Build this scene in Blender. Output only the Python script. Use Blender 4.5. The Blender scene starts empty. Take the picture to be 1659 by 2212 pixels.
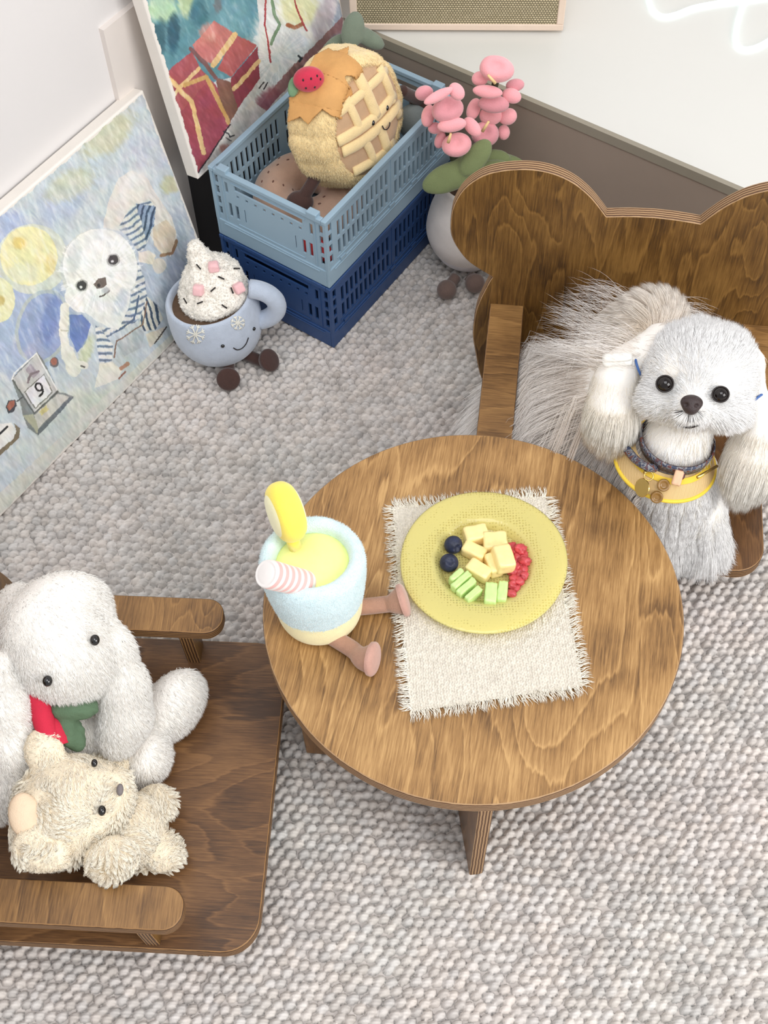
import bpy, math, random
import numpy as np
from mathutils import Matrix, Vector, Quaternion

random.seed(7)
RNG = np.random.default_rng(11)
SC = bpy.context.scene
COL = SC.collection
R = math.radians

# ---------------------------------------------------------------- camera
PITCH, ROLL, FOC, CH = R(57.1318), R(-1.5941), 2800.0, 1.25
cam = bpy.data.cameras.new('camera')
cam.sensor_fit = 'VERTICAL'
cam.sensor_height = 36.0
cam.lens = FOC / 2212.0 * 36.0
cam.clip_start, cam.clip_end = 0.02, 50
camo = bpy.data.objects.new('camera', cam)
COL.objects.link(camo)
camo.matrix_world = Matrix.Translation((0, 0, CH)) @ Matrix.Rotation(R(90) - PITCH, 4, 'X') @ Matrix.Rotation(ROLL, 4, 'Z')
SC.camera = camo

# ---------------------------------------------------------------- world, lights, exposure
w = bpy.data.worlds.new('world')
SC.world = w
w.use_nodes = True
wb = w.node_tree.nodes['Background']
wb.inputs[0].default_value = (0.98, 0.985, 1.0, 1)
wb.inputs[1].default_value = 0.55
SC.view_settings.view_transform = 'Standard'
SC.view_settings.look = 'None'
SC.view_settings.gamma = 1.0
SC.view_settings.use_curve_mapping = False
SC.view_settings.exposure = 0.22
SC.cycles.max_bounces = 10
SC.cycles.diffuse_bounces = 8
SC.cycles.transmission_bounces = 8
SC.cycles.transparent_max_bounces = 16
SC.cycles.use_denoising = True


def area(name, loc, aim, sx, sy, power, col):
    l = bpy.data.lights.new(name, 'AREA')
    l.shape = 'RECTANGLE'
    l.size, l.size_y, l.energy, l.color = sx, sy, power, col
    o = bpy.data.objects.new(name, l)
    COL.objects.link(o)
    o.location = loc
    o.rotation_euler = (Vector(aim) - Vector(loc)).to_track_quat('-Z', 'Y').to_euler()
    return o


area('window_daylight', (1.7, -0.8, 1.5), (0.2, 0.6, 0.0), 1.3, 1.3, 33, (1.0, 0.985, 0.96))
area('overhead_fill', (0.1, -0.1, 2.4), (0.1, 0.6, 0.0), 1.4, 1.2, 22, (0.97, 0.98, 1.0))  # soft overhead fill, added to brighten the plush and fur


# ---------------------------------------------------------------- measuring helpers (the photo's pixels to places in the room)
def ray(px, py):
    x, y = px - 829.5, -(py - 1106.0)
    c, s = math.cos(ROLL), math.sin(ROLL)
    X, Y, Z = c * x - s * y, s * x + c * y, -FOC
    return np.array([X, Y * math.sin(PITCH) - Z * math.cos(PITCH), Y * math.cos(PITCH) + Z * math.sin(PITCH)])


EYE = np.array([0, 0, CH])


def at(px, py, z):
    d = ray(px, py)
    return EYE + d * ((z - CH) / d[2])


def aty(px, py, y):
    d = ray(px, py)
    return EYE + d * (y / d[1])


def project(Pw):
    Pw = np.asarray(Pw, float)
    x, y, z = Pw[..., 0], Pw[..., 1], Pw[..., 2] - CH
    Yc = y * math.sin(PITCH) + z * math.cos(PITCH)
    Zc = -y * math.cos(PITCH) + z * math.sin(PITCH)
    c, s = math.cos(ROLL), math.sin(ROLL)
    a, b = c * x + s * Yc, -s * x + c * Yc
    return 829.5 + a * FOC / -Zc, 1106.0 - b * FOC / -Zc


# ---------------------------------------------------------------- object helpers
def empty(name, loc=(0, 0, 0), rotz=0.0, label=None, cat=None, group=None, mat=None):
    o = bpy.data.objects.new(name, None)
    COL.objects.link(o)
    if mat is not None:
        o.matrix_world = mat
    else:
        o.location = loc
        o.rotation_euler = (0, 0, rotz)
    o.empty_display_size = 0.02
    tag(o, label, cat, group)
    return o


def tag(o, label=None, cat=None, group=None, kind=None):
    if label:
        o['label'] = label
    if cat:
        o['category'] = cat
    if group:
        o['group'] = group
    if kind:
        o['kind'] = kind
    return o


def quads_of(f):
    return f


def obj(name, V, F, mats, parent=None, smooth=True, attrs=None, midx=None, loc=None):
    """one mesh object; V (n,3), F list or array of faces"""
    me = bpy.data.meshes.new(name)
    V = np.asarray(V, np.float32)
    if isinstance(F, np.ndarray):
        n, k = F.shape
        me.vertices.add(len(V))
        me.vertices.foreach_set('co', V.ravel())
        me.loops.add(n * k)
        me.loops.foreach_set('vertex_index', F.astype(np.int32).ravel())
        me.polygons.add(n)
        me.polygons.foreach_set('loop_start', np.arange(0, n * k, k, dtype=np.int32))
        me.update(calc_edges=True)
    else:
        me.from_pydata([tuple(map(float, v)) for v in V], [], [tuple(map(int, f)) for f in F])
        me.update()
    if not isinstance(mats, (list, tuple)):
        mats = [mats]
    for m in mats:
        me.materials.append(m)
    if midx is not None:
        me.polygons.foreach_set('material_index', np.asarray(midx, np.int32))
    me.polygons.foreach_set('use_smooth', np.full(len(me.polygons), smooth, dtype=bool))
    if attrs:
        for k_, a in attrs.items():
            a = np.asarray(a, np.float32)
            if a.ndim == 1:
                at_ = me.attributes.new(k_, 'FLOAT', 'POINT')
                at_.data.foreach_set('value', a)
            elif k_ == 'nrm':
                at_ = me.attributes.new(k_, 'FLOAT_VECTOR', 'POINT')
                at_.data.foreach_set('vector', a.ravel())
            else:
                at_ = me.attributes.new(k_, 'FLOAT_COLOR', 'POINT')
                if a.shape[1] == 3:
                    a = np.c_[a, np.ones(len(a), np.float32)]
                at_.data.foreach_set('color', a.astype(np.float32).ravel())
    o = bpy.data.objects.new(name, me)
    COL.objects.link(o)
    if parent is not None:
        o.parent = parent
    if loc is not None:
        o.location = loc
    return o


def join(parts):
    """[(V,F)...] -> V,F with F a list"""
    Vs, Fs, n = [], [], 0
    for V, F in parts:
        V = np.asarray(V, float)
        Vs.append(V)
        Fs += [tuple(int(i) + n for i in f) for f in F]
        n += len(V)
    return np.concatenate(Vs), Fs


# ---------------------------------------------------------------- materials
def lin(c):
    c = np.asarray(c, float) / 255.0
    return tuple(np.where(c <= 0.04045, c / 12.92, ((c + 0.055) / 1.055) ** 2.4))


def nodes(name):
    m = bpy.data.materials.new(name)
    m.use_nodes = True
    return m, m.node_tree.nodes, m.node_tree.links, m.node_tree.nodes['Principled BSDF']


def ramp(nt, stops):
    r = nt.new('ShaderNodeValToRGB')
    e = r.color_ramp.elements
    e[0].position, e[0].color = stops[0][0], (*stops[0][1], 1)
    e[1].position, e[1].color = stops[-1][0], (*stops[-1][1], 1)
    for p, c in stops[1:-1]:
        e.new(p).color = (*c, 1)
    return r


def mat(name, col, rough=0.6, var=0.06, scale=60.0, bump=0.0, bscale=300.0, metal=0.0, spec=0.5, coat=0.0, sheen=0.0, coord='Object'):
    m, n, l, b = nodes(name)
    c = np.array(lin(col))
    tc = n.new('ShaderNodeTexCoord')
    nz = n.new('ShaderNodeTexNoise')
    nz.inputs['Scale'].default_value = scale
    nz.inputs['Detail'].default_value = 3
    l.new(tc.outputs[coord], nz.inputs['Vector'])
    r = ramp(n, [(0.3, tuple(np.clip(c * (1 - var), 0, 1))), (0.7, tuple(np.clip(c * (1 + var), 0, 1)))])
    l.new(nz.outputs['Fac'], r.inputs[0])
    l.new(r.outputs[0], b.inputs['Base Color'])
    b.inputs['Roughness'].default_value = rough
    b.inputs['Metallic'].default_value = metal
    b.inputs['Specular IOR Level'].default_value = spec
    if coat:
        b.inputs['Coat Weight'].default_value = coat
        b.inputs['Coat Roughness'].default_value = 0.15
    if sheen:
        b.inputs['Sheen Weight'].default_value = sheen
        b.inputs['Sheen Roughness'].default_value = 0.5
    if bump:
        nb = n.new('ShaderNodeTexNoise')
        nb.inputs['Scale'].default_value = bscale
        nb.inputs['Detail'].default_value = 2
        l.new(tc.outputs[coord], nb.inputs['Vector'])
        bp = n.new('ShaderNodeBump')
        bp.inputs['Strength'].default_value = bump
        bp.inputs['Distance'].default_value = 0.001
        l.new(nb.outputs['Fac'], bp.inputs['Height'])
        l.new(bp.outputs[0], b.inputs['Normal'])
    return m


def wood(name, axis, cols, seed=0.0, rough=0.42, figure=1.0, fscale=9.0):
    """stained plywood veneer: fine pores along the grain and cathedral figure"""
    m, n, l, b = nodes(name)
    tc = n.new('ShaderNodeTexCoord')
    mp = n.new('ShaderNodeMapping')
    mp.inputs['Location'].default_value = (seed, seed * 1.7, seed * 0.3)
    if isinstance(axis, (int, float)):
        mp.inputs['Rotation'].default_value = (0, 0, axis)
    elif axis == 'y':
        mp.inputs['Rotation'].default_value = (0, 0, R(90))
    elif axis == 'z':
        mp.inputs['Rotation'].default_value = (0, R(90), 0)
    l.new(tc.outputs['Object'], mp.inputs['Vector'])
    # broad figure: contours of a stretched noise
    m1 = n.new('ShaderNodeMapping')
    m1.inputs['Scale'].default_value = (fscale * 0.28, fscale, fscale)
    l.new(mp.outputs[0], m1.inputs['Vector'])
    n1 = n.new('ShaderNodeTexNoise')
    n1.inputs['Scale'].default_value = 1.0
    n1.inputs['Detail'].default_value = 2.5
    n1.inputs['Distortion'].default_value = 0.6
    l.new(m1.outputs[0], n1.inputs['Vector'])
    mu = n.new('ShaderNodeMath'); mu.operation = 'MULTIPLY'; mu.inputs[1].default_value = 13.0
    l.new(n1.outputs['Fac'], mu.inputs[0])
    m2 = n.new('ShaderNodeMapping')
    m2.inputs['Scale'].default_value = (22, 260, 260)
    l.new(mp.outputs[0], m2.inputs['Vector'])
    n2 = n.new('ShaderNodeTexNoise')
    n2.inputs['Scale'].default_value = 1.0
    n2.inputs['Detail'].default_value = 4
    l.new(m2.outputs[0], n2.inputs['Vector'])
    ad = n.new('ShaderNodeMath'); ad.operation = 'MULTIPLY_ADD'; ad.inputs[1].default_value = 0.5
    l.new(n2.outputs['Fac'], ad.inputs[0]); l.new(mu.outputs[0], ad.inputs[2])
    fr = n.new('ShaderNodeMath'); fr.operation = 'FRACT'
    l.new(ad.outputs[0], fr.inputs[0])
    r1 = ramp(n, [(0.0, (0.25,) * 3), (0.09, (1.0,) * 3), (0.20, (0.62,) * 3), (0.65, (0.5,) * 3), (1.0, (0.22,) * 3)])
    l.new(fr.outputs[0], r1.inputs[0])
    # fine streaks
    m3 = n.new('ShaderNodeMapping')
    m3.inputs['Scale'].default_value = (34, 680, 680)
    l.new(mp.outputs[0], m3.inputs['Vector'])
    n3 = n.new('ShaderNodeTexNoise')
    n3.inputs['Scale'].default_value = 1.0
    n3.inputs['Detail'].default_value = 3
    n3.inputs['Roughness'].default_value = 0.7
    l.new(m3.outputs[0], n3.inputs['Vector'])
    # big blotches of stain
    n4 = n.new('ShaderNodeTexNoise')
    n4.inputs['Scale'].default_value = 13
    n4.inputs['Detail'].default_value = 3
    l.new(mp.outputs[0], n4.inputs['Vector'])
    s1 = n.new('ShaderNodeMath'); s1.operation = 'MULTIPLY_ADD'; s1.inputs[1].default_value = 0.36 * figure
    l.new(r1.outputs[0], s1.inputs[0])
    s2 = n.new('ShaderNodeMath'); s2.operation = 'MULTIPLY_ADD'; s2.inputs[1].default_value = 0.85; s2.inputs[2].default_value = -0.33
    l.new(n3.outputs['Fac'], s2.inputs[0]); l.new(s2.outputs[0], s1.inputs[2])
    s3 = n.new('ShaderNodeMath'); s3.operation = 'MULTIPLY_ADD'; s3.inputs[1].default_value = 0.8
    l.new(n4.outputs['Fac'], s3.inputs[0]); l.new(s1.outputs[0], s3.inputs[2])
    rr = ramp(n, [(0.42, lin(cols[0])), (0.66, lin(cols[1])), (0.95, lin(cols[2]))])
    l.new(s3.outputs[0], rr.inputs[0])
    l.new(rr.outputs[0], b.inputs['Base Color'])
    b.inputs['Roughness'].default_value = rough
    b.inputs['Coat Weight'].default_value = 0.15
    b.inputs['Coat Roughness'].default_value = 0.35
    bp = n.new('ShaderNodeBump')
    bp.inputs['Strength'].default_value = 0.12
    bp.inputs['Distance'].default_value = 0.0006
    l.new(n3.outputs['Fac'], bp.inputs['Height'])
    l.new(bp.outputs[0], b.inputs['Normal'])
    return m


def ply_edge(name, cols):
    """plywood edge: layers across the thickness attribute"""
    m, n, l, b = nodes(name)
    a = n.new('ShaderNodeAttribute'); a.attribute_name = 'ply'
    tc = n.new('ShaderNodeTexCoord')
    nz = n.new('ShaderNodeTexNoise'); nz.inputs['Scale'].default_value = 90; nz.inputs['Detail'].default_value = 3
    l.new(tc.outputs['Object'], nz.inputs['Vector'])
    ma = n.new('ShaderNodeMath'); ma.operation = 'MULTIPLY_ADD'; ma.inputs[1].default_value = 0.10
    l.new(nz.outputs['Fac'], ma.inputs[0]); l.new(a.outputs['Fac'], ma.inputs[2])
    mu = n.new('ShaderNodeMath'); mu.operation = 'MULTIPLY'; mu.inputs[1].default_value = 4.5
    l.new(ma.outputs[0], mu.inputs[0])
    fr = n.new('ShaderNodeMath'); fr.operation = 'FRACT'
    l.new(mu.outputs[0], fr.inputs[0])
    rr = ramp(n, [(0.0, lin(cols[0])), (0.42, lin(cols[0])), (0.55, lin(cols[1])), (0.92, lin(cols[1])), (1.0, lin(cols[0]))])
    l.new(fr.outputs[0], rr.inputs[0])
    l.new(rr.outputs[0], b.inputs['Base Color'])
    b.inputs['Roughness'].default_value = 0.6
    return m


def attr_mat(name, attr, rough=0.6, bump=0.0, bscale=250, sheen=0.0, spec=0.4):
    m, n, l, b = nodes(name)
    a = n.new('ShaderNodeAttribute'); a.attribute_name = attr
    l.new(a.outputs['Color'], b.inputs['Base Color'])
    b.inputs['Roughness'].default_value = rough
    b.inputs['Specular IOR Level'].default_value = spec
    b.inputs['Sheen Weight'].default_value = sheen
    if bump:
        tc = n.new('ShaderNodeTexCoord')
        nz = n.new('ShaderNodeTexNoise'); nz.inputs['Scale'].default_value = bscale; nz.inputs['Detail'].default_value = 3
        l.new(tc.outputs['Object'], nz.inputs['Vector'])
        bp = n.new('ShaderNodeBump'); bp.inputs['Strength'].default_value = bump; bp.inputs['Distance'].default_value = 0.001
        l.new(nz.outputs['Fac'], bp.inputs['Height']); l.new(bp.outputs[0], b.inputs['Normal'])
    return m


def fur_mat(name, root, tip, trans=0.35, var=0.12):
    """strand colour from root to tip (attribute t) with a random value per strand (attribute v)"""
    m, n, l, b = nodes(name)
    n.remove(b)
    out = n['Material Output']
    a = n.new('ShaderNodeAttribute'); a.attribute_name = 't'
    v = n.new('ShaderNodeAttribute'); v.attribute_name = 'v'
    rr = ramp(n, [(0.0, lin(root)), (0.75, lin(tip))])
    l.new(a.outputs['Fac'], rr.inputs[0])
    hs = n.new('ShaderNodeHueSaturation')
    mr = n.new('ShaderNodeMapRange')
    mr.inputs['To Min'].default_value = 1 - var
    mr.inputs['To Max'].default_value = 1.0
    l.new(v.outputs['Fac'], mr.inputs['Value'])
    l.new(mr.outputs[0], hs.inputs['Value'])
    l.new(rr.outputs[0], hs.inputs['Color'])
    d = n.new('ShaderNodeBsdfDiffuse')
    l.new(hs.outputs[0], d.inputs[0])
    l.new(d.outputs[0], out.inputs['Surface'])
    return m


# ---------------------------------------------------------------- shape helpers
def circle(r, n=48, cx=0.0, cy=0.0):
    a = np.linspace(0, 2 * math.pi, n, endpoint=False)
    return np.c_[cx + r * np.cos(a), cy + r * np.sin(a)]


def rounded(x0, y0, x1, y1, rs, n=8):
    """rectangle outline, radius per corner (x0y0, x1y0, x1y1, x0y1), counter-clockwise"""
    if not hasattr(rs, '__len__'):
        rs = [rs] * 4
    out = []
    for (cx, cy, sx, sy, a0), r_ in zip([(x0, y0, 1, 1, 180), (x1, y0, -1, 1, 270), (x1, y1, -1, -1, 0), (x0, y1, 1, -1, 90)], rs):
        if r_ < 1e-5:
            out.append((cx, cy)); continue
        for k in range(n + 1):
            a = R(a0 + 90 * k / n)
            out.append((cx + sx * r_ + r_ * math.cos(a), cy + sy * r_ + r_ * math.sin(a)))
    return np.array(out)


def inset(o, d):
    p, q = np.roll(o, 1, 0), np.roll(o, -1, 0)
    t = q - p
    t /= np.maximum(np.linalg.norm(t, axis=1)[:, None], 1e-9)
    return o + np.c_[-t[:, 1], t[:, 0]] * d


def plate(name, outline, th, mats, parent, M=None, ch=0.0012):
    """extruded outline, local z from 0 to th, chamfered; slots: face, edge. M places it in its parent"""
    o = np.asarray(outline, float)
    if np.sum(o[:, 0] * np.roll(o[:, 1], -1) - np.roll(o[:, 0], -1) * o[:, 1]) < 0:
        o = o[::-1]
    i = inset(o, ch)
    n = len(o)
    V = np.concatenate([np.c_[i, np.zeros(n)], np.c_[o, np.full(n, ch)], np.c_[o, np.full(n, th - ch)], np.c_[i, np.full(n, th)]])
    F, mi = [], []
    for k in range(3):
        for j in range(n):
            F.append((k * n + j, k * n + (j + 1) % n, (k + 1) * n + (j + 1) % n, (k + 1) * n + j)); mi.append(1)
    F.append(tuple(range(n))[::-1]); mi.append(0)
    F.append(tuple(3 * n + j for j in range(n))); mi.append(0)
    ply = V[:, 2] / th
    ob = obj(name, V, F, mats, parent, smooth=False, attrs={'ply': ply}, midx=mi)
    if M is not None:
        ob.matrix_local = M
    return ob


def frame(o, x, y):
    """matrix with local x, y given"""
    x = Vector(x).normalized(); y = Vector(y).normalized(); z = x.cross(y).normalized(); y = z.cross(x)
    return Matrix(((x.x, y.x, z.x, o[0]), (x.y, y.y, z.y, o[1]), (x.z, y.z, z.z, o[2]), (0, 0, 0, 1)))


def box(x0, y0, z0, x1, y1, z1):
    V = [(x, y, z) for z in (z0, z1) for y in (y0, y1) for x in (x0, x1)]
    F = [(0, 2, 3, 1), (4, 5, 7, 6), (0, 1, 5, 4), (2, 6, 7, 3), (0, 4, 6, 2), (1, 3, 7, 5)]
    return np.array(V, float), F


def tube(pts, rad, n=10, closed=False, caps=True):
    pts = np.asarray(pts, float)
    m = len(pts)
    rad = np.broadcast_to(np.asarray(rad, float), (m,))
    if closed:
        T = np.roll(pts, -1, 0) - np.roll(pts, 1, 0)
    else:
        T = np.gradient(pts, axis=0)
    T /= np.maximum(np.linalg.norm(T, axis=1)[:, None], 1e-12)
    up = np.array([0, 0, 1.0]) if abs(T[0][2]) < 0.9 else np.array([1.0, 0, 0])
    N = np.cross(T[0], up); N /= np.linalg.norm(N)
    V = []
    a = np.linspace(0, 2 * math.pi, n, endpoint=False)
    for i in range(m):
        N = N - T[i] * (N @ T[i]); N /= max(np.linalg.norm(N), 1e-9)
        B = np.cross(T[i], N)
        V.append(pts[i] + rad[i] * (np.cos(a)[:, None] * N + np.sin(a)[:, None] * B))
    V = np.concatenate(V)
    F = []
    for i in range(m if closed else m - 1):
        i2 = (i + 1) % m
        for j in range(n):
            F.append((i * n + j, i * n + (j + 1) % n, i2 * n + (j + 1) % n, i2 * n + j))
    if caps and not closed:
        F.append(tuple(range(n))[::-1]); F.append(tuple((m - 1) * n + j for j in range(n)))
    return V, F


def spline(P, n=8, closed=False):
    """Catmull-Rom through the points"""
    P = np.asarray(P, float)
    m = len(P)
    out = []
    for i in range(m if closed else m - 1):
        if closed:
            p0, p1, p2, p3 = P[i - 1], P[i], P[(i + 1) % m], P[(i + 2) % m]
        else:
            p0, p1, p2, p3 = P[max(i - 1, 0)], P[i], P[i + 1], P[min(i + 2, m - 1)]
        for k in range(n):
            t = k / n
            out.append(0.5 * ((2 * p1) + (-p0 + p2) * t + (2 * p0 - 5 * p1 + 4 * p2 - p3) * t * t + (-p0 + 3 * p1 - 3 * p2 + p3) * t ** 3))
    if not closed:
        out.append(P[-1])
    return np.array(out)


def lathe(prof, n=64, wob=None):
    """prof: [(r,z)...]; closed at ends where r is 0"""
    prof = np.asarray(prof, float)
    a = np.linspace(0, 2 * math.pi, n, endpoint=False)
    V = np.concatenate([np.c_[r_ * np.cos(a), r_ * np.sin(a), np.full(n, z)] for r_, z in prof])
    F = []
    for i in range(len(prof) - 1):
        for j in range(n):
            F.append((i * n + j, i * n + (j + 1) % n, (i + 1) * n + (j + 1) % n, (i + 1) * n + j))
    return V, F


def ell(c, r, nu=24, nv=14, M=None):
    """ellipsoid"""
    V, F = [], []
    for i in range(nv + 1):
        th = math.pi * i / nv
        for j in range(nu):
            ph = 2 * math.pi * j / nu
            V.append((r[0] * math.sin(th) * math.cos(ph), r[1] * math.sin(th) * math.sin(ph), r[2] * math.cos(th)))
    V = np.array(V)
    if M is not None:
        V = V @ np.asarray(M).T
    V = V + np.asarray(c)
    for i in range(nv):
        for j in range(nu):
            F.append((i * nu + j, (i + 1) * nu + j, (i + 1) * nu + (j + 1) % nu, i * nu + (j + 1) % nu))
    return V, F


# ---------------------------------------------------------------- value noise
_LAT = np.random.default_rng(5).random((64, 64, 64)).astype(np.float32)


def vnoise(P):
    """smooth value noise, -1..1; P (...,2) or (...,3) in lattice units"""
    P = np.asarray(P, np.float32)
    if P.shape[-1] == 2:
        P = np.concatenate([P, np.zeros(P.shape[:-1] + (1,), np.float32)], -1)
    i = np.floor(P).astype(np.int64)
    f = P - i
    f = f * f * (3 - 2 * f)
    i &= 63
    j = (i + 1) & 63
    L = _LAT
    x0, y0, z0 = i[..., 0], i[..., 1], i[..., 2]
    x1, y1, z1 = j[..., 0], j[..., 1], j[..., 2]
    fx, fy, fz = f[..., 0], f[..., 1], f[..., 2]
    a = L[x0, y0, z0] * (1 - fx) + L[x1, y0, z0] * fx
    b = L[x0, y1, z0] * (1 - fx) + L[x1, y1, z0] * fx
    c = L[x0, y0, z1] * (1 - fx) + L[x1, y0, z1] * fx
    d = L[x0, y1, z1] * (1 - fx) + L[x1, y1, z1] * fx
    return ((a * (1 - fy) + b * fy) * (1 - fz) + (c * (1 - fy) + d * fy) * fz) * 2 - 1


def fnoise(P, o=3):
    s, a, t = 0.0, 1.0, 0.0
    P = np.asarray(P, np.float32)
    for k in range(o):
        s = s + a * vnoise(P * 2 ** k + 17.3 * k)
        t += a
        a *= 0.5
    return s / t


# ---------------------------------------------------------------- soft bodies from blended ellipsoids and tapered limbs
def s_ell(P, c, r, M=None):
    d = P - np.asarray(c, np.float32)
    if M is not None:
        d = d @ np.asarray(M, np.float32)
    r = np.asarray(r, np.float32)
    k0 = np.linalg.norm(d / r, axis=-1)
    k1 = np.linalg.norm(d / (r * r), axis=-1)
    return k0 * (k0 - 1) / np.maximum(k1, 1e-6)


def s_cap(P, a, b, ra, rb):
    a, b = np.asarray(a, np.float32), np.asarray(b, np.float32)
    ab = b - a
    t = np.clip(((P - a) @ ab) / (ab @ ab), 0, 1)
    return np.linalg.norm(P - (a + t[..., None] * ab), axis=-1) - (ra + (rb - ra) * t)


def s_chain(P, pts, rad, k=0.004):
    d = None
    for i in range(len(pts) - 1):
        e = s_cap(P, pts[i], pts[i + 1], rad[i], rad[i + 1])
        d = e if d is None else smin(d, e, k)
    return d


def smin(a, b, k):
    h = np.clip(0.5 + 0.5 * (b - a) / k, 0, 1)
    return b * (1 - h) + a * h - k * h * (1 - h)


def smax(a, b, k):
    return -smin(-a, -b, k)


def basis(axis, up=(0, 0, 1)):
    """rotation whose columns are x, y, z with z along axis"""
    z = np.asarray(axis, float); z = z / np.linalg.norm(z)
    u = np.asarray(up, float)
    x = np.cross(u, z)
    if np.linalg.norm(x) < 1e-6:
        x = np.array([1.0, 0, 0])
    x /= np.linalg.norm(x)
    return np.c_[x, np.cross(z, x), z]


def nets(fn, lo, hi, h):
    """surface nets of fn < 0"""
    ax = [np.arange(lo[k], hi[k] + h, h, dtype=np.float32) for k in range(3)]
    G = np.stack(np.meshgrid(*ax, indexing='ij'), -1)
    v = fn(G).astype(np.float32)
    s = v < 0
    nx, ny, nz = v.shape
    acc = np.zeros((nx - 1, ny - 1, nz - 1, 3), np.float32)
    cnt = np.zeros((nx - 1, ny - 1, nz - 1), np.float32)
    for axis in range(3):
        o1, o2 = [a for a in range(3) if a != axis]
        for da in (0, 1):
            for db in (0, 1):
                sl0 = [None] * 3; sl1 = [None] * 3
                for a, d in ((o1, da), (o2, db)):
                    sl0[a] = slice(d, v.shape[a] - 1 + d); sl1[a] = sl0[a]
                sl0[axis] = slice(0, v.shape[axis] - 1); sl1[axis] = slice(1, v.shape[axis])
                sl0, sl1 = tuple(sl0), tuple(sl1)
                x = s[sl0] != s[sl1]
                va, vb = v[sl0], v[sl1]
                t = np.where(x, va / np.where(x, va - vb, 1), 0)
                for a in range(3):
                    base = {axis: t, o1: float(da), o2: float(db)}[a]
                    acc[..., a] += np.where(x, base, 0)
                cnt += x
    m = cnt > 0
    idx = -np.ones(m.shape, np.int64)
    idx[m] = np.arange(m.sum())
    ijk = np.argwhere(m)
    V = (ijk + acc[m] / cnt[m][:, None]) * h + np.asarray(lo)
    F = []
    for axis in range(3):
        o1, o2 = (axis + 1) % 3, (axis + 2) % 3
        sl0 = [slice(1, v.shape[a] - 1) for a in range(3)]; sl1 = list(sl0)
        sl0[axis] = slice(0, v.shape[axis] - 1); sl1[axis] = slice(1, v.shape[axis])
        a_, b_ = s[tuple(sl0)], s[tuple(sl1)]
        e = np.argwhere(a_ != b_)
        if not len(e):
            continue
        fl = a_[tuple(e.T)]
        base = e.copy(); base[:, o1] += 1; base[:, o2] += 1

        def g(d1, d2):
            q = base.copy(); q[:, o1] += d1; q[:, o2] += d2
            return idx[tuple(q.T)]
        q = np.stack([g(-1, -1), g(0, -1), g(0, 0), g(-1, 0)], 1)
        q[~fl] = q[~fl][:, ::-1]
        F.append(q)
    F = np.concatenate(F)
    F = F[(F >= 0).all(1)]
    return V.astype(np.float32), F


def vnormals(V, F):
    V = np.asarray(V, float)
    N = np.zeros_like(V)
    a, b, c, d = (V[F[:, k]] for k in range(4))
    fn = np.cross(c - a, d - b)
    for k in range(4):
        np.add.at(N, F[:, k], fn)
    return N / np.maximum(np.linalg.norm(N, axis=1)[:, None], 1e-12)


def scatter(V, F, n, weight=None):
    """n points on a quad mesh with normals"""
    V = np.asarray(V, float)
    N = vnormals(V, F)
    T = np.concatenate([F[:, [0, 1, 2]], F[:, [0, 2, 3]]])
    A = 0.5 * np.linalg.norm(np.cross(V[T[:, 1]] - V[T[:, 0]], V[T[:, 2]] - V[T[:, 0]]), axis=1)
    if weight is not None:
        A = A * np.maximum(weight(V[T].mean(1), N[T[:, 0]]), 0)
    i = RNG.choice(len(T), n, p=A / A.sum())
    u, v = RNG.random(n), RNG.random(n)
    k = u + v > 1
    u[k], v[k] = 1 - u[k], 1 - v[k]
    w_ = 1 - u - v
    P = V[T[i, 0]] * w_[:, None] + V[T[i, 1]] * u[:, None] + V[T[i, 2]] * v[:, None]
    n_ = N[T[i, 0]] * w_[:, None] + N[T[i, 1]] * u[:, None] + N[T[i, 2]] * v[:, None]
    return P, n_ / np.maximum(np.linalg.norm(n_, axis=1)[:, None], 1e-9)


def norm(a):
    return a / np.maximum(np.linalg.norm(a, axis=-1, keepdims=True), 1e-9)


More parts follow.
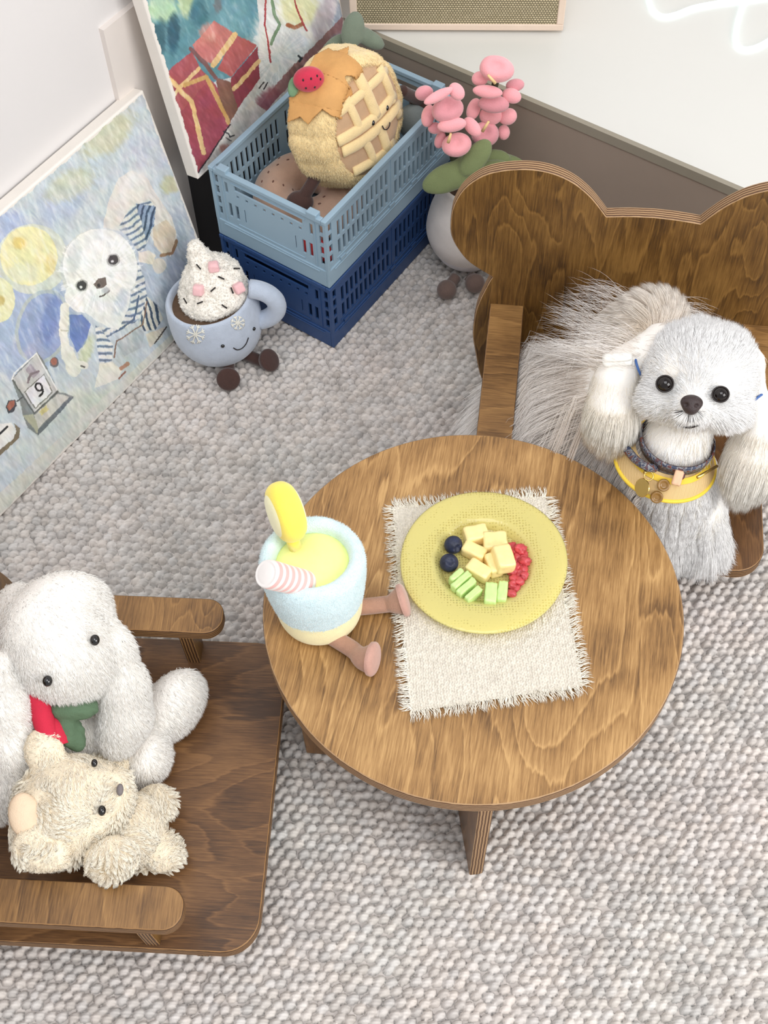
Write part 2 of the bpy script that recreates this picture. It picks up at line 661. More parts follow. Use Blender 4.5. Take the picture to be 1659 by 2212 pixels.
def strands(name, P, N, D, L, rad, m, parent, off, seg=3, lift=1.0, jit=0.15, droop=0.0, wave=0.0, wfreq=2.0, clump=0.0, csize=0.01, curl=0.0, kind=None, flow=None, zmin=None, fix=None):
    """hair: root P, normal N, comb direction D (n,3), length L (n,), root radius rad; merged in one mesh"""
    n = len(P)
    L = np.broadcast_to(np.asarray(L, float), (n,)) * (1 + 0.25 * (RNG.random(n) - 0.5))
    D = norm(np.asarray(D, float))
    J = RNG.normal(size=(n, 3)) * jit
    ph = RNG.random(n) * 6.28
    Q = [P]
    B = norm(np.cross(D + 1e-4, N))
    p = P.copy()
    for s in range(seg):
        t = (s + 0.5) / seg
        d = N * lift * (1 - t) ** 1.5 + D * (1 if flow is None else 1) + J
        if flow is not None:
            d = N * lift * (1 - t) ** 1.5 + norm(flow(p, D)) + J
        d[:, 2] -= droop * t
        if wave:
            d = d + B * (wave * np.sin(ph * 0.3 + wfreq * 6.28 * t + P[:, :1].ravel() * 40))[:, None]
        if curl:
            d = d + curl * (np.cos(ph + t * 7)[:, None] * B + np.sin(ph + t * 7)[:, None] * N)
        p = p + norm(d) * (L / seg)[:, None]
        if zmin is not None:
            p[:, 2] = np.maximum(p[:, 2], zmin)
        if fix is not None:
            p = fix(p)
        Q.append(p)
    Q = np.stack(Q, 1)                      # n, seg+1, 3
    if clump > 0:
        m_c = max(8, int(n / 28)) if csize is None else None
        q = np.floor(P / csize + 0.35 * np.stack([vnoise(P / csize * 0.7 + 9 * k) for k in range(3)], -1)).astype(np.int64)
        key = q[:, 0] * 73856093 ^ q[:, 1] * 19349663 ^ q[:, 2] * 83492791
        _, inv = np.unique(key, return_inverse=True)
        cn = np.bincount(inv)
        C = np.stack([np.stack([np.bincount(inv, Q[:, s, a]) / cn for a in range(3)], -1) for s in range(seg + 1)], 1)
        tt = (np.arange(seg + 1) / seg)[None, :, None]
        Q = Q + (C[inv] - Q) * tt ** 0.8 * clump
        vr = (np.random.default_rng(3).random(len(cn)))[inv] * 0.6 + RNG.random(n) * 0.4
    else:
        vr = RNG.random(n)
    T = norm(np.gradient(Q, axis=1))
    A1 = norm(np.cross(T, RNG.normal(size=(n, 1, 3))))
    A2 = np.cross(T, A1)
    V = np.zeros((n, seg * 3 + 1, 3), np.float32)
    tv = np.zeros((n, seg * 3 + 1), np.float32)
    for s in range(seg):
        rr = rad * (1 - 0.75 * (s / seg) ** 1.5)
        for k in range(3):
            a = k * 2.0944
            V[:, s * 3 + k] = Q[:, s] + rr * (math.cos(a) * A1[:, s] + math.sin(a) * A2[:, s])
            tv[:, s * 3 + k] = s / seg
    V[:, -1] = Q[:, -1]
    tv[:, -1] = 1
    V = V - np.asarray(off, np.float32)
    f = []
    for s in range(seg - 1):
        for k in range(3):
            a, b = s * 3 + k, s * 3 + (k + 1) % 3
            f.append((a, b, b + 3)); f.append((a, b + 3, a + 3))
    e = (seg - 1) * 3
    for k in range(3):
        f.append((e + k, e + (k + 1) % 3, seg * 3))
    f = np.array(f)
    F = (f[None] + (np.arange(n) * (seg * 3 + 1))[:, None, None]).reshape(-1, 3)
    o = obj(name, V.reshape(-1, 3), F, m, parent, True, {'t': tv.ravel(), 'v': np.repeat(vr, seg * 3 + 1)})
    if kind:
        o['kind'] = kind
    return o


def body(name, fn, lo, hi, h, m, parent, off):
    V, F = nets(fn, lo, hi, h)
    o = obj(name, V - np.asarray(off, np.float32), F, m, parent, True)
    return o, V, F
# ================================================================ the room
A1 = R(54.3)
D1 = np.array([math.cos(A1), math.sin(A1), 0.0])          # along the left wall, away from the camera
N1 = np.array([-D1[1], D1[0], 0.0])                       # towards the left wall
WALL, CABF, CABZ = 0.918, 1.126, 0.21


def room(n, s, z=0.0):
    return N1 * n + D1 * s + np.array([0, 0, z])


def struct(name, V, F, m, smooth=False, **k):
    return tag(obj(name, V, F, m, None, smooth, **k), kind='structure')


# carpet: chunky looped wool in staggered rows
def carpet():
    h = 0.0015
    xs = np.arange(-0.62, 0.80, h); ys = np.arange(0.12, 1.56, h)
    X, Y = np.meshgrid(xs, ys, indexing='ij')
    W = np.stack([X, Y], -1).astype(np.float32)
    wob = np.stack([fnoise(W * 14, 2), fnoise(W * 14 + 40, 2)], -1) * 0.0035
    Wp = W + wob
    du, dv = 0.0108, 0.0092
    u = Wp @ np.array([D1[0], D1[1]], np.float32); v = Wp @ np.array([N1[0], N1[1]], np.float32)
    j0 = np.round(v / dv)
    best = np.full(u.shape, 9.0, np.float32); bi = np.zeros(u.shape, np.int64); bj = bi.copy()
    H = np.zeros(u.shape, np.float32)
    T = np.random.default_rng(2).random((256, 256, 5)).astype(np.float32)
    for dj in (-1, 0, 1):
        j = (j0 + dj).astype(np.int64)
        i0 = np.round(u / du - 0.5 * (j & 1))
        for di in (-1, 0, 1):
            i = (i0 + di).astype(np.int64)
            t = T[i & 255, j & 255]
            cu = (i + 0.5 * (j & 1) + (t[..., 0] - 0.5) * 0.36) * du
            cv = (j + (t[..., 1] - 0.5) * 0.30) * dv
            a, b = u - cu, v - cv
            d = (a / 0.0057) ** 2 + (b / 0.0048) ** 2 + 0.5 * a * b / (0.0053 ** 2)
            H = np.maximum(H, np.sqrt(np.clip(1.05 - d, 0, 1.2)) * (0.0078 + 0.0018 * t[..., 2]))
            k = d < best
            best[k] = d[k]; bi[k] = i[k]; bj[k] = j[k]
    t = T[bi & 255, bj & 255]
    # twisted yarn: fine ridges across each loop
    rg = np.sin((u * 0.75 + v * 0.66) * 6.28 / 0.0031 + t[..., 3] * 6)
    H = H + 0.00022 * rg * (H > 0.001)
    Z = H - 0.0085
    base = np.array(lin((205, 199, 194)), np.float32)
    tone = (1 + 0.26 * (t[..., 3] - 0.5) + 0.10 * fnoise(W * 22, 2) + 0.11 * rg) * np.where(H < 0.0028, 0.66, 1.0)  # gaps between loops darkened: their shade is put into the colour
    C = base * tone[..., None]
    C[..., 0] *= 1 + 0.04 * (t[..., 4] - 0.5) + 0.03 * fnoise(W * 9 + 5, 2)
    C[..., 2] *= 1 - 0.04 * (t[..., 4] - 0.5)
    nx, ny = X.shape
    V = np.stack([X, Y, Z], -1).reshape(-1, 3)
    q = np.arange(nx * ny).reshape(nx, ny)
    F = np.stack([q[:-1, :-1], q[1:, :-1], q[1:, 1:], q[:-1, 1:]], -1).reshape(-1, 4)
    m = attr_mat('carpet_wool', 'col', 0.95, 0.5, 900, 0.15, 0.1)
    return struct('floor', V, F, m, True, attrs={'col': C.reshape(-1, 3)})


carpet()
M_FAR = mat('carpet_far', (200, 193, 188), 0.95, 0.15, 90, 0.9, 120)
V, F = join([box(-3, -2.5, -0.02, 3.5, 3.5, -0.0075)])
struct('floor_base', V, F, M_FAR)

# left wall, far walls
M_WALL = mat('wall_paint', (224, 221, 220), 0.85, 0.01, 8, 0.06, 500)
a, b = room(WALL, -2.2), room(WALL, 1.95)


def slab(p, q, z0, z1, th, nrm):
    nrm = np.asarray(nrm) * th
    V = []
    for z in (z0, z1):
        for c in (p, q, q + nrm, p + nrm):
            V.append((c[0], c[1], z))
    return np.array(V), [(0, 1, 2, 3)[::-1], (4, 5, 6, 7), (0, 1, 5, 4), (1, 2, 6, 5), (2, 3, 7, 6), (3, 0, 4, 7)]


struct('wall_left', *slab(a, b, -0.01, 2.4, 0.08, N1), M_WALL)
a, b = room(WALL, 1.87), room(-2.2, 1.87)
struct('wall_back', *slab(a, b, -0.01, 2.4, 0.08, D1), M_WALL)
# raised panel on the left wall, behind the big canvas
M_PANEL = mat('panel_paint', (226, 218, 212), 0.7, 0.02, 20)
V, F = slab(room(WALL, 0.787), room(WALL, 1.12), 0.0, 0.385, 0.007, -N1)
struct('trim_1', V, F, M_PANEL)

# ================================================================ white topped cabinet
M_TAUPE = mat('taupe_lacquer', (158, 143, 130), 0.5, 0.02, 15, 0.05, 400)
M_LIP = mat('cabinet_lip', (150, 143, 128), 0.45, 0.02, 30)
M_TOP = mat('white_top', (218, 218, 213), 0.22, 0.008, 6, spec=0.5)
cab = empty('cabinet', room(0.0, CABF), 0, 'low taupe cabinet with a glossy white top, behind the crates and the wooden backrest', 'cabinet')
cm = Matrix(((-N1[0], D1[0], 0, 0), (-N1[1], D1[1], 0, 0), (0, 0, 1, 0), (0, 0, 0, 1)))
cab.matrix_world = Matrix.Translation(room(0, CABF)) @ cm
V, F = join([box(-WALL + 0.001, 0.0015, 0, 1.9, 0.70, CABZ - 0.006)])
obj('body', V, F, M_TAUPE, cab, False)
V, F = join([box(-WALL + 0.001, 0.007, CABZ - 0.006, 1.9, 0.70, CABZ)])
obj('cabinet_top', V, F, M_TOP, cab, False)
V, F = join([box(-WALL + 0.001, 0.0, CABZ - 0.012, 1.9, 0.007, CABZ + 0.0005)])
obj('edge_strip', V, F, M_LIP, cab, False)

# ================================================================ furniture: pale table, two bear chairs
W_T = [(88, 62, 36), (156, 117, 72), (196, 157, 106)]
M_TABLE = wood('table_veneer', R(-78), [(102, 71, 36), (153, 114, 66), (192, 152, 98)], 3.1, 0.45)
M_TLEG = wood('table_leg_veneer', 'y', [(70, 46, 24), (112, 78, 44), (140, 100, 60)], 5.1)
M_CH = wood('chair_veneer_back', 'y', [(66, 44, 19), (102, 71, 31), (136, 100, 50)], 1.3, 0.42, 1.15, 11.0)
M_SEATW = wood('chair_veneer_seat', 'y', [(66, 42, 22), (98, 66, 36), (130, 92, 54)], 7.7, 0.42, 1.0)
M_ARMW = wood('chair_veneer_arm', 'x', [(88, 60, 30), (130, 94, 52), (162, 122, 72)], 2.2, 0.45, 0.9)
M_PLY = ply_edge('ply_layers', [(92, 62, 38), (176, 142, 104)])
M_PLYD = ply_edge('ply_layers_dark', [(70, 44, 20), (150, 112, 70)])

TZ, TR = 0.200, 0.1932
TC = np.array([0.0790, 0.5753])
table = empty('round_table', (TC[0], TC[1], 0), 0, 'small round plywood table with a brown stained top, in the middle of the carpet', 'table')
plate('tabletop', circle(TR, 128), 0.015, [M_TABLE, M_PLY], table, Matrix.Translation((0, 0, TZ - 0.015)))


def leg_panel(name, parent, ang, L0, L1, htop, M):
    # upright board, local x along its length
    o = np.array([(-L0, 0), (L1, 0), (L1 * 1.02, htop), (-L0 * 1.02, htop)])
    m_ = M @ Matrix.Rotation(ang, 4, 'Z') @ Matrix.Translation((0, 0.0065, 0)) @ Matrix.Rotation(R(90), 4, 'X')
    return plate(name, o, 0.013, [M_TLEG, M_PLY], parent, m_)


X0 = np.array([0.066, 0.503]) - TC
leg_panel('leg_panel', table, R(-83.4), 0.20, 0.118, TZ - 0.015, Matrix.Translation((X0[0], X0[1], 0)))
leg_panel('leg_panel', table, R(-7.3), 0.153, 0.118, TZ - 0.015, Matrix.Translation((X0[0], X0[1], 0)))


def bear_outline():
    L = [(0.006, 0.0), (-0.006, 0.04), (-0.0127, 0.078), (-0.0173, 0.112), (-0.0148, 0.155), (-0.004, 0.196), (0.000, 0.2065)]
    E_ = [(0.000, 0.2065), (-0.0251, 0.2252), (-0.0385, 0.2444), (-0.0462, 0.2633), (-0.0477, 0.283), (-0.0455, 0.3054), (-0.0355, 0.3303), (-0.0169, 0.3499),
          (0.006, 0.3593), (0.0307, 0.3623), (0.0519, 0.359), (0.0719, 0.3496), (0.0891, 0.3349), (0.1026, 0.3182), (0.1100, 0.3076)]
    T_ = [(0.1100, 0.3076), (0.1330, 0.3105), (0.1572, 0.3118)]
    a = np.concatenate([spline(L, 4), spline(E_, 4)[1:], spline(T_, 4)[1:]])
    a[:, 0] -= 0.157
    b = a[::-1][1:].copy(); b[:, 0] *= -1
    return np.concatenate([a, b])


def bear_chair(label, O, u, wv):
    """local x: across the seat, y: away from the sitter's front (to the backrest), origin on the floor under the backrest's face"""
    M = Matrix(((u[0], -wv[0], 0, O[0]), (u[1], -wv[1], 0, O[1]), (0, 0, 1, 0), (0, 0, 0, 1)))
    c = empty('bear_armchair', label=label, cat='armchair', mat=M)
    plate('backrest', bear_outline(), 0.0135, [M_CH, M_PLY], c, Matrix.Translation((0, 0.0135, 0)) @ Matrix.Rotation(R(90), 4, 'X'))
    plate('seat', rounded(-0.1525, -0.267, 0.1525, 0.0, [0.032, 0.032, 0, 0], 10), 0.015, [M_SEATW, M_PLYD], c, Matrix.Translation((0, 0, 0.070)))
    for s in (-1, 1):
        x0 = s * (0.157 - 0.0187)
        arm = rounded(x0 - 0.0187, -0.212, x0 + 0.0187, 0.0, [0.017, 0.017, 0, 0], 10)
        ob = plate('armrest', arm, 0.0135, [M_ARMW if s else M_ARMW, M_PLYD], c, Matrix.Translation((0, 0, 0.1515)))
        tr = np.array([(-0.011, 0), (0.011, 0), (0.015, 0.0665), (-0.015, 0.0665)])
        plate('arm_post', tr, 0.013, [M_CH, M_PLYD], c, Matrix.Translation((x0, -0.168, 0.085)) @ Matrix.Rotation(R(90), 4, 'X'))
        lg = np.array([(-0.014, 0), (0.014, 0), (0.018, 0.070), (-0.018, 0.070)])
        plate('leg', lg, 0.013, [M_CH, M_PLYD], c, Matrix.Translation((s * 0.122, -0.200, 0)) @ Matrix.Rotation(R(90), 4, 'X'))
    return c


aa, bb = at(1059, 655, .165), at(1132, 661, .165)
UC = (bb - aa) / np.linalg.norm(bb - aa)
WC = np.array([UC[1], -UC[0], 0])
OC = aa + UC * 0.157; OC[2] = 0
bear_chair('brown plywood armchair with a bear-ear backrest, the white dog sitting in it', OC, UC, WC)
WL = np.array([math.cos(R(-4.4)), math.sin(R(-4.4)), 0]); UL = np.array([-WL[1], WL[0], 0])
OL = at(590, 1715, .085) - WL * 0.267; OL[2] = 0
# centre line through the middle of the front edge
midf = 0.5 * (at(604, 1388, .085) + at(556, 2064, .085))
OL = OL + UL * ((midf - OL) @ UL)
bear_chair('brown plywood armchair with the white plush rabbit and cream plush bear on it', OL, UL, WL)
# ================================================================ folding crates
def pierced(u0, u1, v0, v1, holes, th):
    """panel in local (u, v) with rectangular holes, thickness along w from 0 to -th"""
    us = sorted({u0, u1} | {min(max(h[0], u0), u1) for h in holes} | {min(max(h[1], u0), u1) for h in holes})
    vs = sorted({v0, v1} | {min(max(h[2], v0), v1) for h in holes} | {min(max(h[3], v0), v1) for h in holes})
    nu, nv = len(us) - 1, len(vs) - 1
    solid = np.ones((nu + 2, nv + 2), bool)
    solid[0] = solid[-1] = False
    solid[:, 0] = solid[:, -1] = False
    for i in range(nu):
        for j in range(nv):
            cu, cv = (us[i] + us[i + 1]) / 2, (vs[j] + vs[j + 1]) / 2
            if any(h[0] < cu < h[1] and h[2] < cv < h[3] for h in holes):
                solid[i + 1, j + 1] = False
    V = [(u, v, w_) for w_ in (0.0, -th) for u in us for v in vs]
    k = (nu + 1) * (nv + 1)
    ix = lambda i, j, b: b * k + i * (nv + 1) + j
    F = []
    for i in range(nu):
        for j in range(nv):
            if not solid[i + 1, j + 1]:
                continue
            F.append((ix(i, j, 0), ix(i + 1, j, 0), ix(i + 1, j + 1, 0), ix(i, j + 1, 0)))
            F.append((ix(i, j, 1), ix(i, j + 1, 1), ix(i + 1, j + 1, 1), ix(i + 1, j, 1)))
            if not solid[i, j + 1]: F.append((ix(i, j, 0), ix(i, j + 1, 0), ix(i, j + 1, 1), ix(i, j, 1)))
            if not solid[i + 2, j + 1]: F.append((ix(i + 1, j, 0), ix(i + 1, j, 1), ix(i + 1, j + 1, 1), ix(i + 1, j + 1, 0)))
            if not solid[i + 1, j]: F.append((ix(i, j, 0), ix(i, j, 1), ix(i + 1, j, 1), ix(i + 1, j, 0)))
            if not solid[i + 1, j + 2]: F.append((ix(i, j + 1, 0), ix(i + 1, j + 1, 0), ix(i + 1, j + 1, 1), ix(i, j + 1, 1)))
    return np.array(V, float), F


def place(VF, o, xu, xv, xw):
    V, F = VF
    return V[:, :1] * np.asarray(xu) + V[:, 1:2] * np.asarray(xv) + V[:, 2:3] * np.asarray(xw) + np.asarray(o), F


def crate(label, M, m, hz, Lx=0.265, Ly=0.166, tab=0.0045):
    """local x along the long side, y along the short side, origin at the near bottom corner. Height hz"""
    c = empty('folding_crate', label=label, cat='crate', group=None, mat=M)
    t = 0.0035
    X, Y, Z = np.eye(3)
    base = 0.026
    # base tray
    P = [box(0, 0, 0, Lx, t, base), box(0, Ly - t, 0, Lx, Ly, base), box(0, t, 0, t, Ly - t, base), box(Lx - t, t, 0, Lx, Ly - t, base), box(t, t, 0.002, Lx - t, Ly - t, 0.005)]
    # rib line round the tray
    P += [box(0.012, -0.0012, base - 0.004, Lx - 0.012, 0, base - 0.0025), box(-0.0012, 0.012, base - 0.004, 0, Ly - 0.012, base - 0.0025)]
    V, F = join(P)
    o = obj('base_tray', V, F, m, c, False)
    bv = o.modifiers.new('bevel', 'BEVEL'); bv.width = 0.0008; bv.segments = 2; bv.limit_method = 'ANGLE'
    # long sides: two rows of upright slots
    wall_h = hz - 0.006
    for side in (0, 1):
        holes = []
        v1a, v1b, v2a, v2b = base + 0.010, base + 0.033, base + 0.038, wall_h - 0.012
        xs = np.linspace(0.026, Lx - 0.026, 23)
        for i, x in enumerate(xs):
            if i == 11:
                continue
            holes.append((x - 0.0025, x + 0.0025, v1a, v1b)); holes.append((x - 0.0025, x + 0.0025, v2a, v2b))
        # corner lattice
        for x in (0.010, Lx - 0.010):
            for k in range(4):
                z = base + 0.008 + k * 0.0165
                holes.append((x - 0.003, x + 0.003, z, z + 0.0125))
        oy, w_ = (0.0016, -Y) if side == 0 else (Ly - 0.0016, Y)
        P = [place(pierced(0.004, Lx - 0.004, base, wall_h, holes, 0.0022), (0, oy, 0), X, Z, w_)]
        yo = oy - 0.0022 if side == 0 else oy
        # hinge clips at the foot of the wall and raised frame lines
        for x in (0.03, 0.085, 0.132, 0.18, 0.235):
            P.append(box(x - 0.005, yo - (0.0 if side else 0.0), base - 0.001, x + 0.005, yo + 0.0035, base + 0.004))
        yy = (oy - 0.0008, oy) if side == 0 else (oy, oy + 0.0008)
        P.append(box(0.020, yy[0], base + 0.0055, Lx - 0.020, yy[1], base + 0.0072))
        P.append(box(0.1315, yy[0], base, 0.1335, yy[1], wall_h))
        V, F = join(P)
        obj('side_wall', V, F, m, c, False)
    # short sides: handle slot, a row of small squares, slots left and right
    for side in (0, 1):
        holes = [(0.034, Ly - 0.034, wall_h - 0.017, wall_h - 0.0085)]
        for y in (0.022, Ly - 0.022):
            holes += [(y - 0.0022, y + 0.0022, wall_h - 0.026, wall_h - 0.009)]
        for y in np.linspace(0.038, Ly - 0.038, 8):
            holes.append((y - 0.0020, y + 0.0020, wall_h - 0.027, wall_h - 0.0225))
        for y in (0.024, 0.034, Ly - 0.034, Ly - 0.024):
            holes.append((y - 0.0025, y + 0.0025, base + 0.012, base + 0.034))
        for y in (0.046, Ly - 0.046):
            holes.append((y - 0.0005, y + 0.0008, base + 0.014, base + 0.034))
        for y in (0.008, Ly - 0.008):
            for k in range(4):
                z = base + 0.008 + k * 0.0165
                holes.append((y - 0.0025, y + 0.0025, z, z + 0.0125))
        ox, w_ = (0.0016, -X) if side == 0 else (Lx - 0.0016, X)
        P = [place(pierced(0.004, Ly - 0.004, base, wall_h, holes, 0.0022), (ox, 0, 0), Y, Z, w_)]
        xx = (ox - 0.0010, ox) if side == 0 else (ox, ox + 0.0010)
        P.append(box(xx[0], 0.034, base + 0.004, xx[1], Ly - 0.034, base + 0.0055))
        P.append(box(xx[0], 0.030, wall_h - 0.0075, xx[1], Ly - 0.030, wall_h - 0.006))
        P.append(box(xx[0], 0.016, base + 0.002, xx[1], 0.0172, wall_h - 0.004)); P.append(box(xx[0], Ly - 0.0172, base + 0.002, xx[1], Ly - 0.016, wall_h - 0.004))
        V, F = join(P)
        obj('end_wall', V, F, m, c, False)
    # corner posts
    for cx_, cy_, sx, sy in ((0, 0, 1, 1), (Lx, 0, -1, 1), (Lx, Ly, -1, -1), (0, Ly, 1, -1)):
        P = []
        for (a0, a1, b0, b1) in ((0, 0.0040, 0, 0.0040),):
            x0, x1 = sorted((cx_ + sx * a0, cx_ + sx * a1)); y0, y1 = sorted((cy_ + sy * b0, cy_ + sy * b1))
            P.append(box(x0, y0, base, x1, y1, wall_h))
        V, F = join(P)
        obj('corner_post', V, F, m, c, False)
    # rim
    r = 0.0062
    P = [box(-0.0008, -0.0008, wall_h, Lx + 0.0008, r, hz), box(-0.0008, Ly - r, wall_h, Lx + 0.0008, Ly + 0.0008, hz),
         box(-0.0008, r, wall_h, r, Ly - r, hz), box(Lx - r, r, wall_h, Lx + 0.0008, Ly - r, hz)]
    for x in (0, Lx - 0.008):
        for y in (0.012, Ly - 0.026):
            P.append(box(x - 0.0010, y, hz - 0.006, x + 0.0085, y + 0.014, hz + tab))
    V, F = join(P)
    o = obj('rim', V, F, m, c, False)
    bv = o.modifiers.new('bevel', 'BEVEL'); bv.width = 0.0011; bv.segments = 3; bv.limit_method = 'ANGLE'
    return c


M_CB = mat('pale_blue_plastic', (146, 171, 188), 0.42, 0.02, 12, spec=0.4)
M_CD = mat('dark_blue_plastic', (46, 76, 124), 0.42, 0.03, 12, spec=0.4)
CN, CS = 0.661, 0.8225                                     # near corner in room axes
CM = lambda z: Matrix(((D1[0], N1[0], 0, 0), (D1[1], N1[1], 0, 0), (0, 0, 1, 0), (0, 0, 0, 1)))


def cratem(z):
    p = room(CN, CS, z)
    m_ = CM(0)
    m_.translation = Vector(p)
    return m_


crate('dark blue plastic folding crate on the carpet, the lower of the stacked pair', cratem(0), M_CD, 0.1065, tab=0.001)
crate('pale blue plastic folding crate holding plush toys, the upper of the stacked pair', cratem(0.1085), M_CB, 0.1065)

# dark box between the crates and the left wall, under the big canvas
M_BLK = mat('charcoal_plastic', (46, 46, 49), 0.6, 0.04, 20)
db = empty('storage_box', label='charcoal box standing behind the blue crates, under the large painting', cat='box', mat=Matrix.Translation(room(0, 0)) @ CM(0))
V, F = join([box(0.868, 0.8345, 0, 1.118, WALL - 0.001, 0.1795)])
o = obj('box_body', V, F, M_BLK, db, False)
bv = o.modifiers.new('bevel', 'BEVEL'); bv.width = 0.003; bv.segments = 3
V, F = join([box(0.866, 0.833, 0.1795, 1.119, WALL - 0.001, 0.1865)])
o = obj('lid', V, F, M_BLK, db, False)
bv = o.modifiers.new('bevel', 'BEVEL'); bv.width = 0.002; bv.segments = 3


# ================================================================ speaker on the cabinet
M_CREAM = mat('cream_leatherette', (226, 206, 188), 0.55, 0.03, 40, 0.25, 900)
M_FOOT = mat('black_rubber', (30, 28, 26), 0.7)


def grille_mat():
    m, n, l, b = nodes('woven_grille')
    tc = n.new('ShaderNodeTexCoord')
    br = n.new('ShaderNodeTexBrick')
    br.inputs['Scale'].default_value = 1.0
    mp = n.new('ShaderNodeMapping'); mp.inputs['Scale'].default_value = (1, 1, 1)
    mp.inputs['Rotation'].default_value = (R(90), 0, 0)
    l.new(tc.outputs['Object'], mp.inputs['Vector']); l.new(mp.outputs[0], br.inputs['Vector'])
    br.inputs['Color1'].default_value = (*lin((206, 192, 158)), 1)
    br.inputs['Color2'].default_value = (*lin((186, 172, 138)), 1)
    br.inputs['Mortar'].default_value = (*lin((100, 92, 70)), 1)
    br.inputs['Brick Width'].default_value = 0.0034
    br.inputs['Row Height'].default_value = 0.0030
    br.inputs['Mortar Size'].default_value = 0.0006
    br.inputs['Mortar Smooth'].default_value = 0.6
    l.new(br.outputs['Color'], b.inputs['Base Color'])
    bp = n.new('ShaderNodeBump'); bp.invert = True; bp.inputs['Strength'].default_value = 0.7; bp.inputs['Distance'].default_value = 0.001
    l.new(br.outputs['Fac'], bp.inputs['Height']); l.new(bp.outputs[0], b.inputs['Normal'])
    b.inputs['Roughness'].default_value = 0.7
    return m


p0, p1 = at(757, 66, CABZ + 0.004), at(1216, 68, CABZ + 0.004)
ux = (p1 - p0) / np.linalg.norm(p1 - p0); uy = np.array([-ux[1], ux[0], 0])
SW = np.linalg.norm(p1 - p0)
sp = empty('speaker', label='cream speaker with a woven beige grille, on the white cabinet top', cat='speaker', mat=Matrix(((ux[0], uy[0], 0, p0[0]), (ux[1], uy[1], 0, p0[1]), (0, 0, 1, CABZ + 0.0005), (0, 0, 0, 1))))
V, F = join([box(0, 0.004, 0.004, SW, 0.11, 0.160)])
o = obj('cabinet_shell', V, F, M_CREAM, sp, False)
bv = o.modifiers.new('bevel', 'BEVEL'); bv.width = 0.004; bv.segments = 3
V, F = join([box(0, 0, 0.004, SW, 0.006, 0.013), box(0, 0, 0.151, SW, 0.006, 0.160), box(0, 0, 0.013, 0.009, 0.006, 0.151), box(SW - 0.009, 0, 0.013, SW, 0.006, 0.151)])
o = obj('front_frame', V, F, M_CREAM, sp, False)
bv = o.modifiers.new('bevel', 'BEVEL'); bv.width = 0.0014; bv.segments = 3; bv.limit_method = 'ANGLE'
V, F = join([box(0.0085, 0.0015, 0.0125, SW - 0.0085, 0.0045, 0.1515)])
obj('grille', V, F, grille_mat(), sp, False)
for x in (0.03, SW - 0.03):
    for y in (0.018, 0.092):
        V, F = lathe([(0, 0), (0.007, 0), (0.007, 0.0045), (0, 0.0045)], 20)
        obj('foot', V + np.array([x, y, 0]), F, M_FOOT, sp, False)


# ================================================================ neon reflections on the cabinet top, imitated by glowing tubes
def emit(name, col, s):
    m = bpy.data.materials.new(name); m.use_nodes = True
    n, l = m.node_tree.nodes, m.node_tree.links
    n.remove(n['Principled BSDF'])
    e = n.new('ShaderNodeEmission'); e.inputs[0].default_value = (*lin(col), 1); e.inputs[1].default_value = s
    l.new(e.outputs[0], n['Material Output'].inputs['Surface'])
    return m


M_REFL = emit('reflection_glow', (232, 250, 252), 1.7)
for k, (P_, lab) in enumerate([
    ([(1395, -25), (1403, 2), (1412, 22), (1432, 34), (1460, 30), (1500, 15), (1560, 4), (1620, -3), (1700, -14)], 'glowing strip imitating a white neon reflection, curving along the top edge of the photo, on the cabinet top'),
    ([(1622, -30), (1600, 20), (1590, 60), (1590, 88), (1603, 104), (1630, 102), (1662, 86), (1700, 60)], 'glowing strip imitating a white neon reflection, bending at the right edge, on the cabinet top')]):
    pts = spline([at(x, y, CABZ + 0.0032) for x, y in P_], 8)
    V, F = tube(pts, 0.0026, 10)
    tag(obj('reflection_curve', V - pts[0], F, M_REFL, None, True, loc=tuple(pts[0])), lab, 'neon light', 'imitated reflections on the cabinet top')
# ================================================================ two painted canvases
def inpoly(X, Y, pts):
    pts = np.asarray(pts, float)
    m = (X >= pts[:, 0].min()) & (X <= pts[:, 0].max()) & (Y >= pts[:, 1].min()) & (Y <= pts[:, 1].max())
    x, y = X[m], Y[m]
    r_ = np.zeros(x.shape, bool)
    j = len(pts) - 1
    for i in range(len(pts)):
        xi, yi, xj, yj = *pts[i], *pts[j]
        if yi != yj:
            r_ ^= ((yi > y) != (yj > y)) & (x < (xj - xi) * (y - yi) / (yj - yi) + xi)
        j = i
    o = np.zeros(X.shape, bool)
    o[m] = r_
    return o


def segdist(X, Y, pts):
    d = np.full(X.shape, 1e9)
    for (x0, y0), (x1, y1) in zip(pts[:-1], pts[1:]):
        vx, vy = x1 - x0, y1 - y0
        t = np.clip(((X - x0) * vx + (Y - y0) * vy) / (vx * vx + vy * vy + 1e-9), 0, 1)
        d = np.minimum(d, np.hypot(X - x0 - t * vx, Y - y0 - t * vy))
    return d


